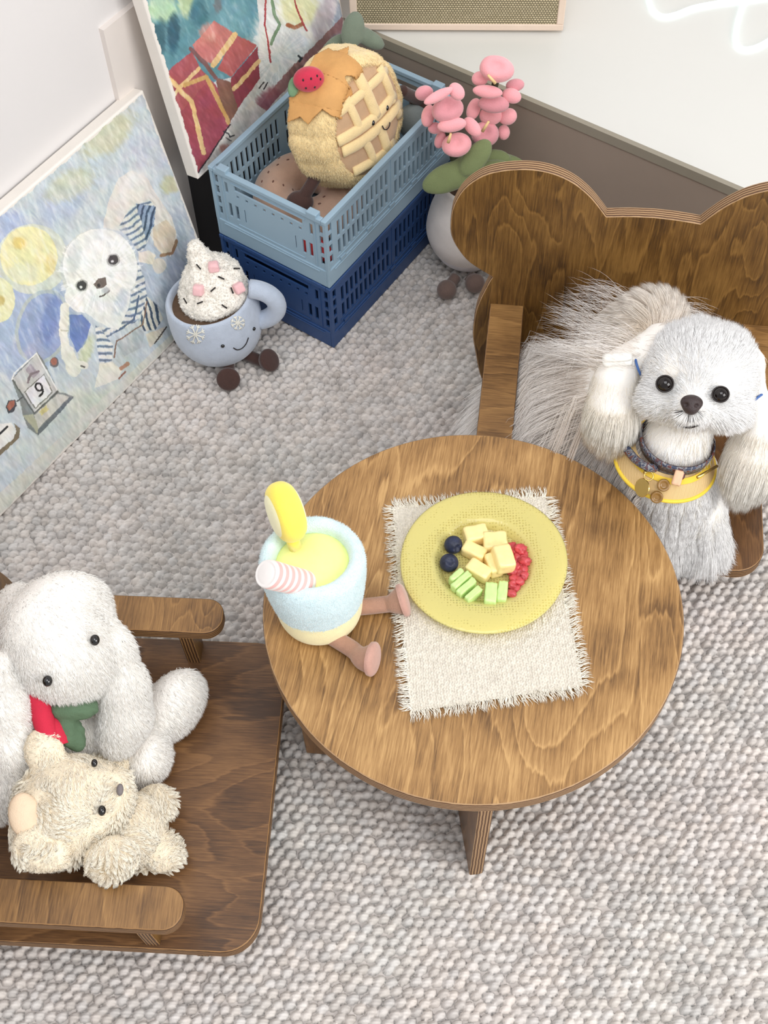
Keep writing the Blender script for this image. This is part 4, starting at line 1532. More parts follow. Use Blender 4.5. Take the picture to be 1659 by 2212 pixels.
def drop(name, VF, m, px, py, zc, rz, label, cat, group, tilt=(0, 0)):
    p = at(px, py, zc)
    o = tag(obj(name, VF[0], VF[1], m, None, True), label, cat, group)
    o.matrix_world = Matrix.Translation(p) @ Matrix.Rotation(R(rz), 4, 'Z') @ Matrix.Rotation(R(tilt[0]), 4, 'X') @ Matrix.Rotation(R(tilt[1]), 4, 'Y')
    return o


cubes = [
    (1028, 1156, 0.0205, 0.0150, 0.0140, 12, 0, 'pale melon cube at the far side of the plate, highest in the photo'),
    (1069, 1173, 0.0190, 0.0165, 0.0150, 2, 0, 'pale melon cube second from the far side, beside the red fruit'),
    (1087, 1207, 0.0150, 0.0210, 0.0155, 12, 0.006, 'long pale melon piece lying tilted against the red fruit'),
    (1024, 1192, 0.0200, 0.0115, 0.0130, -32, 0, 'pale melon piece touching the upper blueberry'),
    (1034, 1233, 0.0200, 0.0120, 0.0130, -38, 0, 'pale melon piece right above the stacked green slices'),
    (1066, 1220, 0.0110, 0.0185, 0.0130, 18, 0, 'narrow pale melon piece in the middle of the fruit')]
for k, (px, py, a, b, c, rz, up_, lab) in enumerate(cubes):
    drop('melon_piece', chunk((a * 1.14, b * 1.14, c), k + 3), M_MEL, px, py, FZ + c / 2 + up_, rz, lab, 'melon piece', 'pale melon pieces on the plate', (0, 8 if up_ else 0))
greens = [
    (986, 1247, 0.0155, 0.0062, 0.0135, 42, 'rounded green melon slice at the left end of the stack'),
    (996, 1259, 0.0200, 0.0062, 0.0135, 42, 'second green melon slice from the left in the stack'),
    (1007, 1272, 0.0200, 0.0062, 0.0130, 42, 'third green melon slice from the left in the stack'),
    (1022, 1287, 0.0165, 0.0060, 0.0120, 42, 'green melon slice at the lower right end of the stack'),
    (1060, 1285, 0.0105, 0.0190, 0.0115, -8, 'broader green melon stick nearest the front of the plate'),
    (1085, 1281, 0.0085, 0.0190, 0.0115, -10, 'narrow green melon stick beside the red fruit')]
for k, (px, py, a, b, c, rz, lab) in enumerate(greens):
    drop('green_melon_slice', chunk((a * 1.1, b * 1.12, c), k + 30, 0.0012 if k else 0.0026), M_GRN, px, py, FZ + c / 2, rz, lab, 'green melon slice', 'green melon pieces on the plate')
# blueberries
M_BB = mat('blueberry_skin', (38, 44, 66), 0.5, 0.35, 160, 0.2, 600, spec=0.4)
for k, (px, py, lab, tl) in enumerate([(979, 1177, 'blueberry at the upper left of the plate, crown out of sight', (60, 30)), (970, 1216, 'blueberry showing its crown, just above the green slices', (18, -12))]):
    V, F = ell((0, 0, 0), (0.0088, 0.0088, 0.0080), 32, 20)
    top = V[:, 2] > 0.006
    rr = np.hypot(V[:, 0], V[:, 1]); an = np.arctan2(V[:, 1], V[:, 0])
    V[:, 2] += np.where((rr < 0.0036) & (V[:, 2] > 0), -0.0022 * (1 - (rr / 0.0036) ** 2) + 0.0, 0) + np.where((abs(rr - 0.0040) < 0.0012) & (V[:, 2] > 0), 0.0007 * (0.4 + 0.6 * np.cos(5 * an)), 0)
    drop('blueberry', (V, F), M_BB, px, py, FZ + 0.0085, k * 50, lab, 'blueberry', 'blueberries on the plate', tl)
rs_ = np.random.default_rng(8)
reds = [(1106, 1180), (1112, 1192), (1124, 1186), (1118, 1204), (1131, 1200), (1110, 1212), (1127, 1216), (1135, 1212), (1117, 1224), (1131, 1230), (1108, 1234), (1122, 1240), (1133, 1244), (1110, 1250), (1121, 1256), (1107, 1264), (1116, 1272), (1104, 1282)]
for k, (px, py) in enumerate(reds):
    s = 0.0078 + 0.0030 * rs_.random()
    V, F = chunk((s, s * 0.9, s * 0.85), 60 + k, s * 0.36)
    V *= (1 + 0.22 * vnoise(V * 330 + k) + 0.10 * vnoise(V * 900 + k))[:, None]
    drop('red_fruit_piece', (V, F), M_RED, px, py, FZ + s * 0.42 + (0.004 if k % 5 == 2 else 0), 360 * rs_.random(), 'small crumbly red fruit piece in the heap along the right of the pale melon', 'fruit piece', 'red fruit pieces on the plate')

# ================================================================ lemonade cup plush on the table
M_TERB = mat('pale_blue_plush', (214, 236, 242), 0.95, 0.05, 120, 0.8, 900, sheen=0.5, spec=0.1)
M_YEL = mat('pale_yellow_plush', (254, 243, 190), 0.95, 0.04, 120, 0.5, 1100, sheen=0.4, spec=0.1)
M_LIQ = mat('lime_yellow_plush', (238, 244, 160), 0.9, 0.04, 100, 0.3, 1100, sheen=0.3, spec=0.1)
M_CORD = mat('tan_corduroy', (172, 132, 112), 0.9, 0.06, 200, 0.6, 900, sheen=0.4, spec=0.1)
M_SOLE = mat('pink_tan_suede', (190, 148, 134), 0.9, 0.05, 200, 0.4, 900, sheen=0.4, spec=0.1)
B0 = np.array([-0.0600, 0.5670, TZ]); B1 = np.array([-0.0640, 0.5765, TZ + 0.094])
cup = thing('lemonade_cup_plush', 'plush lemonade cup with striped straw and lemon slice, sitting on the round table', 'plush toy', B0)
AX = norm(B1 - B0)
lowp = spline(np.array([(0, 0.002), (0.020, 0.0005), (0.033, 0.003), (0.0375, 0.010), (0.0395, 0.022), (0.0405, 0.036)]), 5)
kid('cup_base', revolve(lowp, B0, AX, 64), M_YEL, cup, B0, label='pale yellow lower half')
upp = spline(np.array([(0.0403, 0.033), (0.0425, 0.045), (0.0450, 0.062), (0.0462, 0.078), (0.0458, 0.087), (0.0425, 0.0935), (0.0375, 0.0945), (0.0335, 0.091), (0.0318, 0.084), (0.0312, 0.076)]), 5)


def lumpy(V):
    n_ = fnoise(V * 45, 2)
    V = V.copy(); V[:, :2] *= (1 + 0.018 * n_)[:, None]; V[:, 2] += 0.0016 * fnoise(V * 38 + 8, 2) * (V[:, 2] > 0.08)
    return V


UV_, UF_ = revolve(upp, B0, AX, 96, wob=lumpy)
kid('cup_wall', (UV_, UF_), M_TERB, cup, B0, label='pale blue upper half with a rolled rim')
liq = spline(np.array([(0.0345, 0.079), (0.031, 0.084), (0.022, 0.0885), (0.010, 0.0905), (0, 0.091)]), 4)
kid('drink_surface', revolve(liq, B0, AX, 64), M_LIQ, cup, B0, label='lime yellow padded drink surface')
Fa = np.array([f for f in UF_]); UVv = np.asarray(UV_)
P_, N_ = scatter(UVv, Fa, 16000)
cen = B0 + AX * ((P_ - B0) @ AX)[:, None]
M_FZB = fur_mat('pale_blue_pile', (228, 246, 251), (236, 249, 252), 0, 0.02)
N_ *= np.sign(np.sum(N_ * (P_ - cen), 1))[:, None] * np.where(((P_ - B0) @ AX) > 0.088, 1, 1)[:, None]
strands('pile', P_, N_, N_ * 0.2 + RNG.normal(size=P_.shape) * 0.5, 0.0016, 0.00014, M_FZB, cup, B0, seg=2, lift=0.8, jit=0.5)
# straw
s0, s1 = at(664, 1262, TZ + 0.082), at(574, 1239, TZ + 0.126)


def stripes_mat():
    m, n, l, b = nodes('striped_fleece')
    a = n.new('ShaderNodeAttribute'); a.attribute_name = 'st'
    rr = ramp(n, [(0.42, lin((232, 227, 224))), (0.5, lin((232, 180, 176)))])
    l.new(a.outputs['Fac'], rr.inputs[0]); l.new(rr.outputs[0], b.inputs['Base Color']); b.inputs['Roughness'].default_value = 0.95
    b.inputs['Sheen Weight'].default_value = 0.4
    return m


Ls = np.linalg.norm(s1 - s0)
V, F = lathe(spline(np.array([(0, Ls + 0.001), (0.0085, Ls), (0.0122, Ls - 0.003), (0.0120, Ls * 0.5), (0.0116, 0.004), (0.008, 0), (0, 0)]), 14), 40)
an = np.arctan2(V[:, 1], V[:, 0])
st = 0.5 + 0.5 * np.sin(V[:, 2] / 0.0083 * 6.283 + an)
st = np.where(V[:, 2] > Ls - 0.002, 0.2, st)
Vw = V @ basis(s1 - s0).T + s0
obj('straw', Vw - B0, F, stripes_mat(), cup, True, {'st': st})
# lemon slice: thick padded disc
lc = at(617, 1106, TZ + 0.123); LB = viewbasis(lc)
lax = norm(-0.93 * LB[:, 0] - 0.33 * LB[:, 1] + 0.20 * LB[:, 2])
M_LEM = mat('yellow_plush', (253, 232, 96), 0.85, 0.03, 80, 0.4, 900, sheen=0.4, spec=0.1)
M_PITH = mat('pale_pith_plush', (250, 246, 200), 0.9, 0.03, 80, 0.4, 900, sheen=0.4, spec=0.1)
lp = [(0, 0.0125), (0.012, 0.0124), (0.0185, 0.0116), (0.0232, 0.0092), (0.0262, 0.005), (0.0270, 0.0), (0.0262, -0.005), (0.0232, -0.0092), (0.0185, -0.0116), (0, -0.0125)]
kid('lemon_slice', revolve(spline(np.array(lp), 4), lc, lax, 56), M_LEM, cup, B0, label='yellow rim of the lemon slice')
for s in (-1, 1):
    kid('lemon_face', revolve([(0, 0.0142 * s), (0.010, 0.0139 * s), (0.0168, 0.0128 * s), (0.0200, 0.0108 * s)], lc, lax, 56), M_PITH, cup, B0)
V, F = tube([lc - LB[:, 1] * 0.018 + LB[:, 0] * 0.004, lc - LB[:, 1] * 0.030 - LB[:, 2] * 0.022 + LB[:, 0] * 0.008], 0.006, 12)
kid('lemon_stem', (V, F), M_LEM, cup, B0)
# legs
for (a, b, c, e) in (((770, 1312), (828, 1306), (852, 1302), (872, 1296)), ((718, 1376), (760, 1402), (782, 1420), (806, 1424))):
    p = [at(*a, TZ + 0.010), at(*b, TZ + 0.010), at(*c, TZ + 0.0135), at(*e, TZ + 0.0155)]
    pts = spline(np.array(p), 6)
    t = np.linspace(0, 1, len(pts))
    kid('leg', tube(pts, 0.0078 + 0.0072 * np.clip((t - 0.45) / 0.5, 0, 1) ** 1.2, 20), M_CORD, cup, B0)
    ax_ = norm(p[3] - p[2])
    kid('foot_sole', revolve(spline(np.array([(0.0152, -0.003), (0.0155, 0.0005), (0.0125, 0.0030), (0.006, 0.0042), (0, 0.0045)]), 4), p[3], ax_, 32), M_SOLE, cup, B0, label='pinkish tan sole')

# ================================================================ hot chocolate mug plush on the carpet
G0 = at(487, 750, 0.0); G0[2] = 0.003
mug = thing('mug_plush', 'pale blue plush hot chocolate mug with whipped top, sitting on the carpet', 'plush toy', G0)
gb = viewbasis(G0)
MA = norm(np.array([-0.12, 0.06, 1.0]))
M_MUG = mat('mug_plush_blue', (184, 194, 210), 0.95, 0.05, 110, 0.7, 900, sheen=0.5, spec=0.1)
mp_ = spline(np.array([(0, 0.002), (0.026, 0.001), (0.043, 0.008), (0.053, 0.026), (0.0568, 0.046), (0.0560, 0.066), (0.0535, 0.082), (0.0515, 0.0865), (0.0485, 0.087), (0.0465, 0.083), (0.0455, 0.076)]), 5)


def lump2(V):
    V = V.copy(); V[:, :2] *= (1 + 0.02 * fnoise(V * 30, 2))[:, None]
    return V


MV, MF = revolve(mp_, G0, MA, 96, wob=lump2)
kid('mug_body', (MV, MF), M_MUG, mug, G0)
M_COC = mat('brown_felt', (96, 74, 56), 0.9, 0.08, 200, 0.4, 900)
kid('chocolate', revolve([(0.047, 0.079), (0.03, 0.081), (0, 0.081)], G0, MA, 48), M_COC, mug, G0)
MT = bvh(MV, MF)
MB = basis(MA, (0, 1, 0))
loc2 = lambda x, y, z: G0 + MB @ np.array([x, y, z])
# handle
hc = aty(578, 640, (G0 + MA * 0.05)[1] - 0.004)
ctr = G0 + MA * 0.048
hd = norm(np.cross(MA, np.cross((hc - ctr), MA)))
hp = [ctr + hd * (0.048 + 0.032 * math.sin(t)) + MA * (0.020 + 0.027 * math.cos(t)) for t in np.linspace(0.15, math.pi - 0.15, 24)]
kid('handle', tube(np.array(hp), 0.0115, 18), M_MUG, mug, G0)
# whipped cream: bobbly swirl
cc = G0 + MA * 0.084 + np.array([0.006, 0.004, 0])


def cream_sdf(P):
    q = (P - cc) @ MB
    d = s_ell(q, (0, 0, 0.004), (0.042, 0.042, 0.022))
    d = smin(d, s_ell(q, (0.002, 0.010, 0.020), (0.036, 0.034, 0.020)), 0.010)
    d = smin(d, s_cap(q, (-0.006, 0.016, 0.028), (-0.010, 0.022, 0.056), 0.020, 0.009), 0.010)
    return d + 0.0030 * fnoise(q * 130, 2) + 0.0012 * vnoise(q * 420)


M_WHIP = mat('sherpa_cream', (248, 242, 232), 0.95, 0.05, 160, 0.8, 700, sheen=0.5, spec=0.1)
CV, CF = nets(cream_sdf, cc - 0.065, cc + np.array([0.065, 0.065, 0.085]), 0.0014)
kid('whipped_cream', (CV, CF), M_WHIP, mug, G0)
P_, N_ = scatter(CV, CF, 14000)
M_SHP = fur_mat('sherpa_pile', (250, 244, 234), (254, 252, 246), 0.45, 0.08)
strands('cream_pile', P_, N_, RNG.normal(size=P_.shape), 0.0042, 0.00022, M_SHP, mug, G0, seg=3, lift=0.9, jit=0.5, curl=0.8, clump=0.85, csize=0.0032)
CT = bvh(CV, CF)
M_MSH = mat('pink_fleece', (240, 190, 192), 0.9, 0.04, 100, 0.4, 900, sheen=0.4)
for (x, y) in ((462, 580), (430, 625), (514, 622)):
    p, nn = hit(CT, x, y)
    V, F = chunk((0.0125, 0.0125, 0.011), int(x), 0.003)
    kid('marshmallow', (V @ basis(nn).T + p + nn * 0.003, F), M_MSH, mug, G0)
for (x, y, a) in ((433, 576, 50), (477, 603, 25), (460, 625, -40), (404, 650, 60), (509, 581, 0), (482, 662, 35), (501, 630, 70), (434, 652, -20)):
    p, nn = hit(CT, x, y)
    if p is None: continue
    b_ = viewbasis(p); d_ = b_[:, 0] * math.cos(R(a)) - b_[:, 1] * math.sin(R(a))
    kid('sprinkle', tube([p - d_ * 0.0038 + nn * 0.0034, p + d_ * 0.0038 + nn * 0.0034], 0.0009, 8), M_THREAD, mug, G0)
M_SNOW = mat('cream_embroidery', (226, 224, 214), 0.8)
for (cx_, cy_, r_) in ((423, 722, 20), (513, 697, 15)):
    parts = []
    for k in range(4):
        a = R(20 + 45 * k)
        pts = seam(MT, [(cx_ - r_ * math.cos(a), cy_ - r_ * math.sin(a)), (cx_, cy_), (cx_ + r_ * math.cos(a), cy_ + r_ * math.sin(a))], 0.0008, 4)
        parts.append(tube(pts, 0.0009, 6))
    for k in range(8):
        a = R(20 + 45 * k); ex, ey = cx_ + 0.7 * r_ * math.cos(a), cy_ + 0.7 * r_ * math.sin(a)
        for s in (-1, 1):
            parts.append(tube(seam(MT, [(ex, ey), (ex + 0.35 * r_ * math.cos(a + s * 0.8), ey + 0.35 * r_ * math.sin(a + s * 0.8))], 0.0008, 3), 0.0007, 6))
    kid('snowflake', join(parts), M_SNOW, mug, G0)
for (x, y) in ((481, 747), (548, 710)):
    p, nn = hit(MT, x, y)
    kid('eye', ell(p + nn * 0.0006, (0.0024, 0.0024, 0.0018), 16, 10, basis(nn)), M_EYE, mug, G0)
kid('smile', tube(seam(MT, [(504, 751), (512, 755), (522, 752), (531, 742), (536, 729)], 0.0006, 5), 0.0007, 6), M_THREAD, mug, G0)
M_DBR = mat('dark_brown_cord', (66, 42, 36), 0.9, 0.08, 200, 0.5, 900, sheen=0.3)
for (a, b, c) in (((492, 775), (494, 800), (494, 822)), ((530, 765), (560, 778), (581, 782))):
    p = [at(*a, 0.012), at(*b, 0.010), at(*c, 0.012)]
    kid('leg', tube(spline(np.array(p), 6), 0.0075, 14), M_DBR, mug, G0)
    ax_ = norm(p[2] - p[1] + np.array([0, 0, 0.010]))
    kid('foot', revolve(spline(np.array([(0, -0.010), (0.008, -0.009), (0.0125, -0.004), (0.0145, 0.001), (0.012, 0.0045), (0, 0.006)]), 4), p[2] + np.array([0, 0, 0.003]), ax_, 28), M_DBR, mug, G0)
# ================================================================ toys in the pale blue crate
M_FELT = mat('maple_felt', (206, 154, 92), 0.75, 0.06, 90, 0.3, 700)
M_CRUST = mat('cream_plush', (240, 214, 160), 0.95, 0.05, 110, 0.7, 900, sheen=0.4, spec=0.1)
M_FILL = mat('tan_plush', (196, 162, 128), 0.95, 0.05, 90, 0.5, 900, sheen=0.3, spec=0.1)
fc = at(800, 262, 0.248)
pn = norm(np.array([0.80, -0.55, 0.26]))
PBs = basis(pn, (0, 0, 1))
PTH = 0.064
pie = thing('pie_plush', 'round cream pie plush with a lattice face, leaning in the pale blue crate', 'plush toy', fc - pn * PTH / 2)
p0 = fc - pn * PTH / 2


def pie_q(P):
    return (P - np.asarray(p0, np.float32)) @ PBs.astype(np.float32)


def pie_sdf(P):
    q = pie_q(P)
    an = np.arctan2(q[..., 1], q[..., 0]); rr = np.hypot(q[..., 0], q[..., 1])
    puff = 0.0045 * np.abs(np.cos(an * 7 + 0.6)) ** 0.6 - 0.0020
    dx = rr - (0.0765 - 0.018 + puff * (0.6 + 0 * rr) + 0.004 * np.clip(-q[..., 2] / 0.03, -1, 1)); dz = np.abs(q[..., 2]) - (PTH / 2 - 0.018)
    d = np.minimum(np.maximum(dx, dz), 0) + np.hypot(np.maximum(dx, 0), np.maximum(dz, 0)) - 0.018
    # the face is sunk inside the crust ring
    f = np.hypot(np.maximum(rr - 0.056, 0), np.maximum(PTH / 2 + 0.002 - q[..., 2], 0) * 0) - 0.002
    cut = np.maximum(rr - 0.060, (PTH / 2 - 0.006) - q[..., 2])
    d = smax(d, -cut, 0.006)
    return d + 0.0010 * fnoise(q * 80, 2)


PV, PF = nets(pie_sdf, p0 - 0.095, p0 + 0.095, 0.0020)
kid('crust', (PV, PF), M_CRUST, pie, p0, label='cream pile crust')
Vf, Ff = revolve(spline(np.array([(0.0625, PTH / 2 - 0.010), (0.0600, PTH / 2 - 0.0035), (0.045, PTH / 2 + 0.0010), (0.02, PTH / 2 + 0.0028), (0, PTH / 2 + 0.0032)]), 5), p0, pn, 64, (0, 0, 1))
kid('filling', (Vf, Ff), M_FILL, pie, p0, label='tan filling')
PT = bvh(PV, PF); FT = bvh(Vf, Ff)
P_, N_ = scatter(PV, PF, 26000, lambda c, n: ((c - p0) @ pn > -0.03) * 1.0)
M_CRF = fur_mat('cream_pile', (250, 228, 176), (255, 238, 196), 0.4, 0.10)
strands('crust_pile', P_, N_, norm(np.array([0.2, -0.3, -0.8])) + 0 * P_, 0.0040, 0.00020, M_CRF, pie, p0, seg=2, lift=0.9, jit=0.35, clump=0.4, csize=0.004)
strips = [
    ([(724, 250), (765, 214), (802, 182), (846, 140)], 1), ([(728, 306), (770, 281), (815, 245), (866, 184)], 1.15), ([(738, 328), (780, 305), (830, 262), (874, 208)], 1.15),
    ([(762, 370), (800, 350), (840, 318), (878, 262)], 1),
    ([(806, 128), (824, 160), (840, 196), (846, 222)], 1), ([(764, 152), (790, 200), (812, 250)], 1.3), ([(746, 214), (762, 246), (778, 282)], 1),
    ([(816, 268), (828, 300), (838, 338)], 1.2), ([(784, 300), (800, 330), (808, 366)], 1), ([(856, 236), (864, 262), (872, 292)], 1)]
Sb = basis(pn)
for pts, wd in strips:
    path = seam(FT, pts, 0.0012, 5)
    if len(path) < 3:
        continue
    V, F = tube(path, 0.0060 * wd, 14)
    # flatten against the face
    hgt = (V - p0) @ pn
    base_ = np.repeat((path - p0) @ pn, 14); base_ = np.r_[base_]
    V = V - pn * ((hgt - base_) * 0.45)[:, None]
    V = V + 0.0006 * norm(V - p0) * fnoise(V * 150, 2)[:, None]
    kid('lattice_strip', (V, F), M_CRUST, pie, p0)
for x, y in ((799, 264), (829, 232)):
    p, nn = hit(FT, x, y)
    p = p + nn * 0.0045
    kid('eye', ell(p, (0.0022, 0.0032, 0.0022), 16, 10, viewbasis(p)), M_EYE, pie, p0)
sm = seam(FT, [(815, 270), (819, 277), (825, 277), (830, 270), (831, 262)], 0.0072, 5)
kid('smile', tube(sm, 0.0007, 6), M_THREAD, pie, p0)
leaf = [(629, 264), (634, 212), (651, 203), (658, 172), (684, 128), (710, 115), (720, 122), (755, 112), (751, 129), (773, 145), (777, 166), (742, 168), (747, 182), (756, 210), (749, 215), (731, 221), (729, 257), (712, 251), (699, 240), (671, 268), (655, 253)]
kid('leaf_topping', patch(PT, leaf, 0.0045, 0.0022, 1.3), M_FELT, pie, p0, label='golden brown felt leaf')
# raspberry on the leaf
rp, rn = hit(PT, 676, 184)
rp = rp + rn * 0.013
M_RASP = mat('red_felt', (196, 40, 70), 0.85, 0.06, 120, 0.4, 800, sheen=0.3)
rb = viewbasis(rp)
kid('raspberry', ell(rp, (0.0172, 0.0136, 0.0136), 32, 20, rot2(rb, 8)), M_RASP, pie, p0, label='red berry')
RT_ = bvh(*ell(rp, (0.0172, 0.0136, 0.0136), 32, 20, rot2(rb, 8)))
for x, y in ((655, 173), (672, 170), (692, 171), (661, 190), (680, 188), (697, 183), (685, 164)):
    p, nn = hit(RT_, x, y)
    if p is not None:
        kid('seed', ell(p, (0.0011, 0.0015, 0.0009), 8, 6, viewbasis(p)), M_THREAD, pie, p0)
lp_ = rp - rb[:, 0] * 0.017 - rb[:, 1] * 0.008 - rb[:, 2] * 0.006
M_GFELT = mat('green_felt', (110, 142, 108), 0.9, 0.08, 120, 0.4, 800)
kid('berry_leaf', ell(lp_, (0.006, 0.011, 0.003), 20, 12, rot2(rb, -10)), M_GFELT, pie, p0)
# brown legs
for a, b, c in (((690, 368, 0.204), (668, 406, 0.190), (648, 436, 0.178)), ((868, 196, 0.222), (890, 208, 0.205), (912, 220, 0.190))):
    pts = spline(np.array([at(*a), at(*b), at(*c)]), 6)
    V, F = tube(pts, np.linspace(0.0070, 0.0078, len(pts)), 14)
    kid('leg', (V, F), M_DBR, pie, p0)
    e = pts[-1]
    kid('foot', ell(e, (0.016, 0.013, 0.010), 24, 14, viewbasis(e)), M_DBR, pie, p0)

# bagel plush on the crate floor
M_BAG = mat('tan_bagel_plush', (184, 152, 132), 0.95, 0.07, 60, 0.6, 800, sheen=0.4, spec=0.1)
bc = room(0.752, 0.908, 0.1410)
ba = thing('bagel_plush', 'tan ring-shaped bagel plush lying on the floor of the pale blue crate', 'plush toy', bc)


def bagel(P):
    q = P - np.asarray(bc, np.float32)
    rr = np.hypot(q[..., 0], q[..., 1])
    return np.hypot(rr - 0.0410, q[..., 2] * 1.02) - 0.0262 + 0.0016 * fnoise(q * 50, 2)


BV, BF = nets(bagel, bc - np.array([.075, .075, .035]), bc + np.array([.075, .075, .035]), 0.0022)
kid('ring', (BV, BF), M_BAG, ba, bc)
BT = bvh(BV, BF)
M_SEED = mat('brown_embroidery', (104, 72, 62), 0.8)
for x, y in ((560, 352), (580, 372), (566, 392), (600, 356), (603, 342), (560, 332), (612, 400), (632, 410), (650, 420), (690, 440), (700, 425), (590, 392), (622, 345), (640, 425), (668, 445), (580, 342)):
    p, nn = hit(BT, x, y)
    if p is not None:
        kid('seed_stitch', ell(p, (0.0022, 0.0011, 0.0010), 10, 6, basis(nn)), M_SEED, ba, bc)
# red plush under the bagel, behind the slots; second one in the lower crate
for z, s_, n_, r_, lab in ((0.1255, 0.852, 0.735, (0.018, 0.062, 0.0105), 'red plush seen through the slots at the near end of the pale blue crate'),):
    c_ = room(n_, s_, z)
    V, F = ell((0, 0, 0), r_, 32, 18, np.c_[D1, N1, [0, 0, 1]])
    tag(obj('red_plush', V, F, mat('red_plush_cloth', (206, 60, 62), 0.9, 0.06, 80, 0.5, 800), None, True, loc=tuple(c_)), lab, 'plush toy')
# grey-green leafy plush behind the pie
g0 = room(0.772, 1.050, 0.1165)
gp = thing('leafy_plush', 'grey-green plush leaves poking up behind the pie plush', 'plush toy', g0)
M_SAGE = mat('sage_plush', (112, 124, 108), 0.95, 0.06, 90, 0.5, 800, sheen=0.3)


def sage(P):
    t = at(745, 105, 0.225)
    d = s_cap(P, g0, t, 0.020, 0.016)
    for (x, y, z, rx, ry, ro) in ((762, 66, 0.262, 0.0135, 0.022, -14), (795, 82, 0.250, 0.022, 0.010, -28), (724, 104, 0.236, 0.022, 0.012, 40)):
        c_ = at(x, y, z)
        d = smin(d, s_ell(P, c_, (rx, ry, 0.008), rot2(viewbasis(c_), ro)), 0.006)
    return d


SV, SF = nets(sage, np.array([-0.12, 1.18, 0.105]), np.array([0.10, 1.42, 0.30]), 0.0022)
kid('leaves', (SV, SF), M_SAGE, gp, g0)
# small grey plush at the far right end of the crate
q0 = at(893, 262, 0.172)
V, F = ell((0, 0, 0), (0.022, 0.018, 0.022), 28, 18)
V = V * (1 + 0.05 * fnoise(V * 60, 2))[:, None]
tag(obj('grey_plush', V, F, mat('grey_plush_cloth', (128, 134, 132), 0.95, 0.05, 80, 0.5, 800), None, True, loc=tuple(q0)), 'grey plush at the right end of the pale blue crate, beside the pie plush', 'plush toy')

# ================================================================ potted hyacinth plush
Hc0 = room(0.6035, 1.040, 0.004)
pot = thing('potted_flower_plush', 'white plush flower pot with two pink blooms, standing between crates and wooden backrest', 'plush toy', Hc0)
M_POT = mat('white_pot_fabric', (224, 216, 210), 0.9, 0.04, 60, 0.5, 900, sheen=0.3)
M_POTB = mat('white_pot_base_fabric', (232, 228, 230), 0.9, 0.03, 60, 0.4, 900, sheen=0.3)
pr_ = spline(np.array([(0.0475, 0.030), (0.0530, 0.046), (0.0540, 0.060), (0.0500, 0.084), (0.0430, 0.106), (0.0400, 0.122), (0.0398, 0.130), (0.0380, 0.133), (0.0355, 0.131), (0.0350, 0.120)]), 5)
kid('pot', revolve(pr_, Hc0, (0.02, 0.02, 1), 64), M_POT, pot, Hc0)
kid('pot_base', revolve(spline(np.array([(0, 0.001), (0.022, 0.0015), (0.0365, 0.012), (0.0472, 0.031)]), 6), Hc0, (0.02, 0.02, 1), 64), M_POTB, pot, Hc0)
kid('soil', revolve([(0.036, 0.122), (0.02, 0.126), (0, 0.126)], Hc0, (0.02, 0.02, 1), 40), mat('soil_felt', (72, 56, 44), 0.95, 0.25, 200, 0.8, 500), pot, Hc0)
M_FT = mat('taupe_suede', (112, 92, 84), 0.95, 0.06, 100, 0.4, 700, sheen=0.3)
for a, c in (((985, 598), (965, 626)), ((1012, 596), (1026, 612))):
    pts = spline(np.array([at(a[0], a[1], 0.014), at((a[0] + c[0]) / 2, (a[1] + c[1]) / 2, 0.012), at(c[0], c[1], 0.0135)]), 5)
    kid('leg', tube(pts, 0.0072, 14), M_FT, pot, Hc0)
    kid('foot', ell(pts[-1], (0.0128, 0.0125, 0.0128), 26, 18), M_FT, pot, Hc0)
yA, yB = Hc0[1] - 0.018, Hc0[1] + 0.030
M_STEM = mat('dark_stem_felt', (58, 62, 44), 0.9, 0.1, 100)
for (pts, y) in (([(986, 395), (980, 345), (968, 280), (948, 212)], yA), ([(1046, 380), (1046, 330), (1056, 250), (1072, 170)], yB)):
    kid('stem', tube(spline(np.array([aty(a, b, y) for a, b in pts]), 5), 0.0042, 12), M_STEM, pot, Hc0)
M_LEAF = mat('olive_leaf_plush', (118, 130, 86), 0.9, 0.08, 60, 0.5, 700, sheen=0.3)
for (path, y, w_) in (([(948, 392), (972, 382), (1008, 366), (1030, 338)], Hc0[1] - 0.034, 0.0175), ([(1032, 360), (1062, 346), (1094, 352)], Hc0[1] + 0.010, 0.014), ([(1046, 372), (1070, 366), (1096, 372)], Hc0[1] - 0.004, 0.012)):
    sp_ = np.array([aty(a, b, y + 0.010 * k / len(path)) for k, (a, b) in enumerate(path)])

    def lf(P, sp_=sp_, w_=w_):
        d = None
        for k in range(len(sp_)):
            c_ = sp_[k]
            t = sp_[min(k + 1, len(sp_) - 1)] - sp_[max(k - 1, 0)]
            B = viewbasis(c_)
            Bt = basis(np.cross(norm(t), B[:, 2]), t)
            M_ = np.c_[norm(t), norm(np.cross(B[:, 2], t)), B[:, 2]]
            e = s_ell(P, c_, (0.021, w_ * (0.9 if 0 < k < len(sp_) - 1 else 0.75), 0.0055), M_)
            d = e if d is None else smin(d, e, 0.010)
        return d
    lo, hi = sp_.min(0) - 0.035, sp_.max(0) + 0.035
    LV, LF = nets(lf, lo, hi, 0.0018)
    kid('leaf', (LV, LF), M_LEAF, pot, Hc0)
M_PK = mat('pink_plush', (244, 170, 176), 0.95, 0.05, 60, 0.5, 900, sheen=0.6, spec=0.1)
M_PKD = mat('rose_plush', (222, 152, 160), 0.95, 0.05, 60, 0.5, 900, sheen=0.6, spec=0.1)
petA = [(916, 201, 18, 14, 15, 0), (947, 207, 31, 10, 27, 3), (986.6, 198, 18, 14, -50, 2), (966.7, 237, 31, 24, 15, 1), (925, 250, 13, 21, -12, -1), (975.7, 270, 28, 14, 8, 3), (939.6, 277, 14, 11, 0, 0), (1020, 274, 13, 22, 42, 1),
        (986.6, 313, 29, 23, 12, 2), (954, 300, 12, 19, -30, 0)]
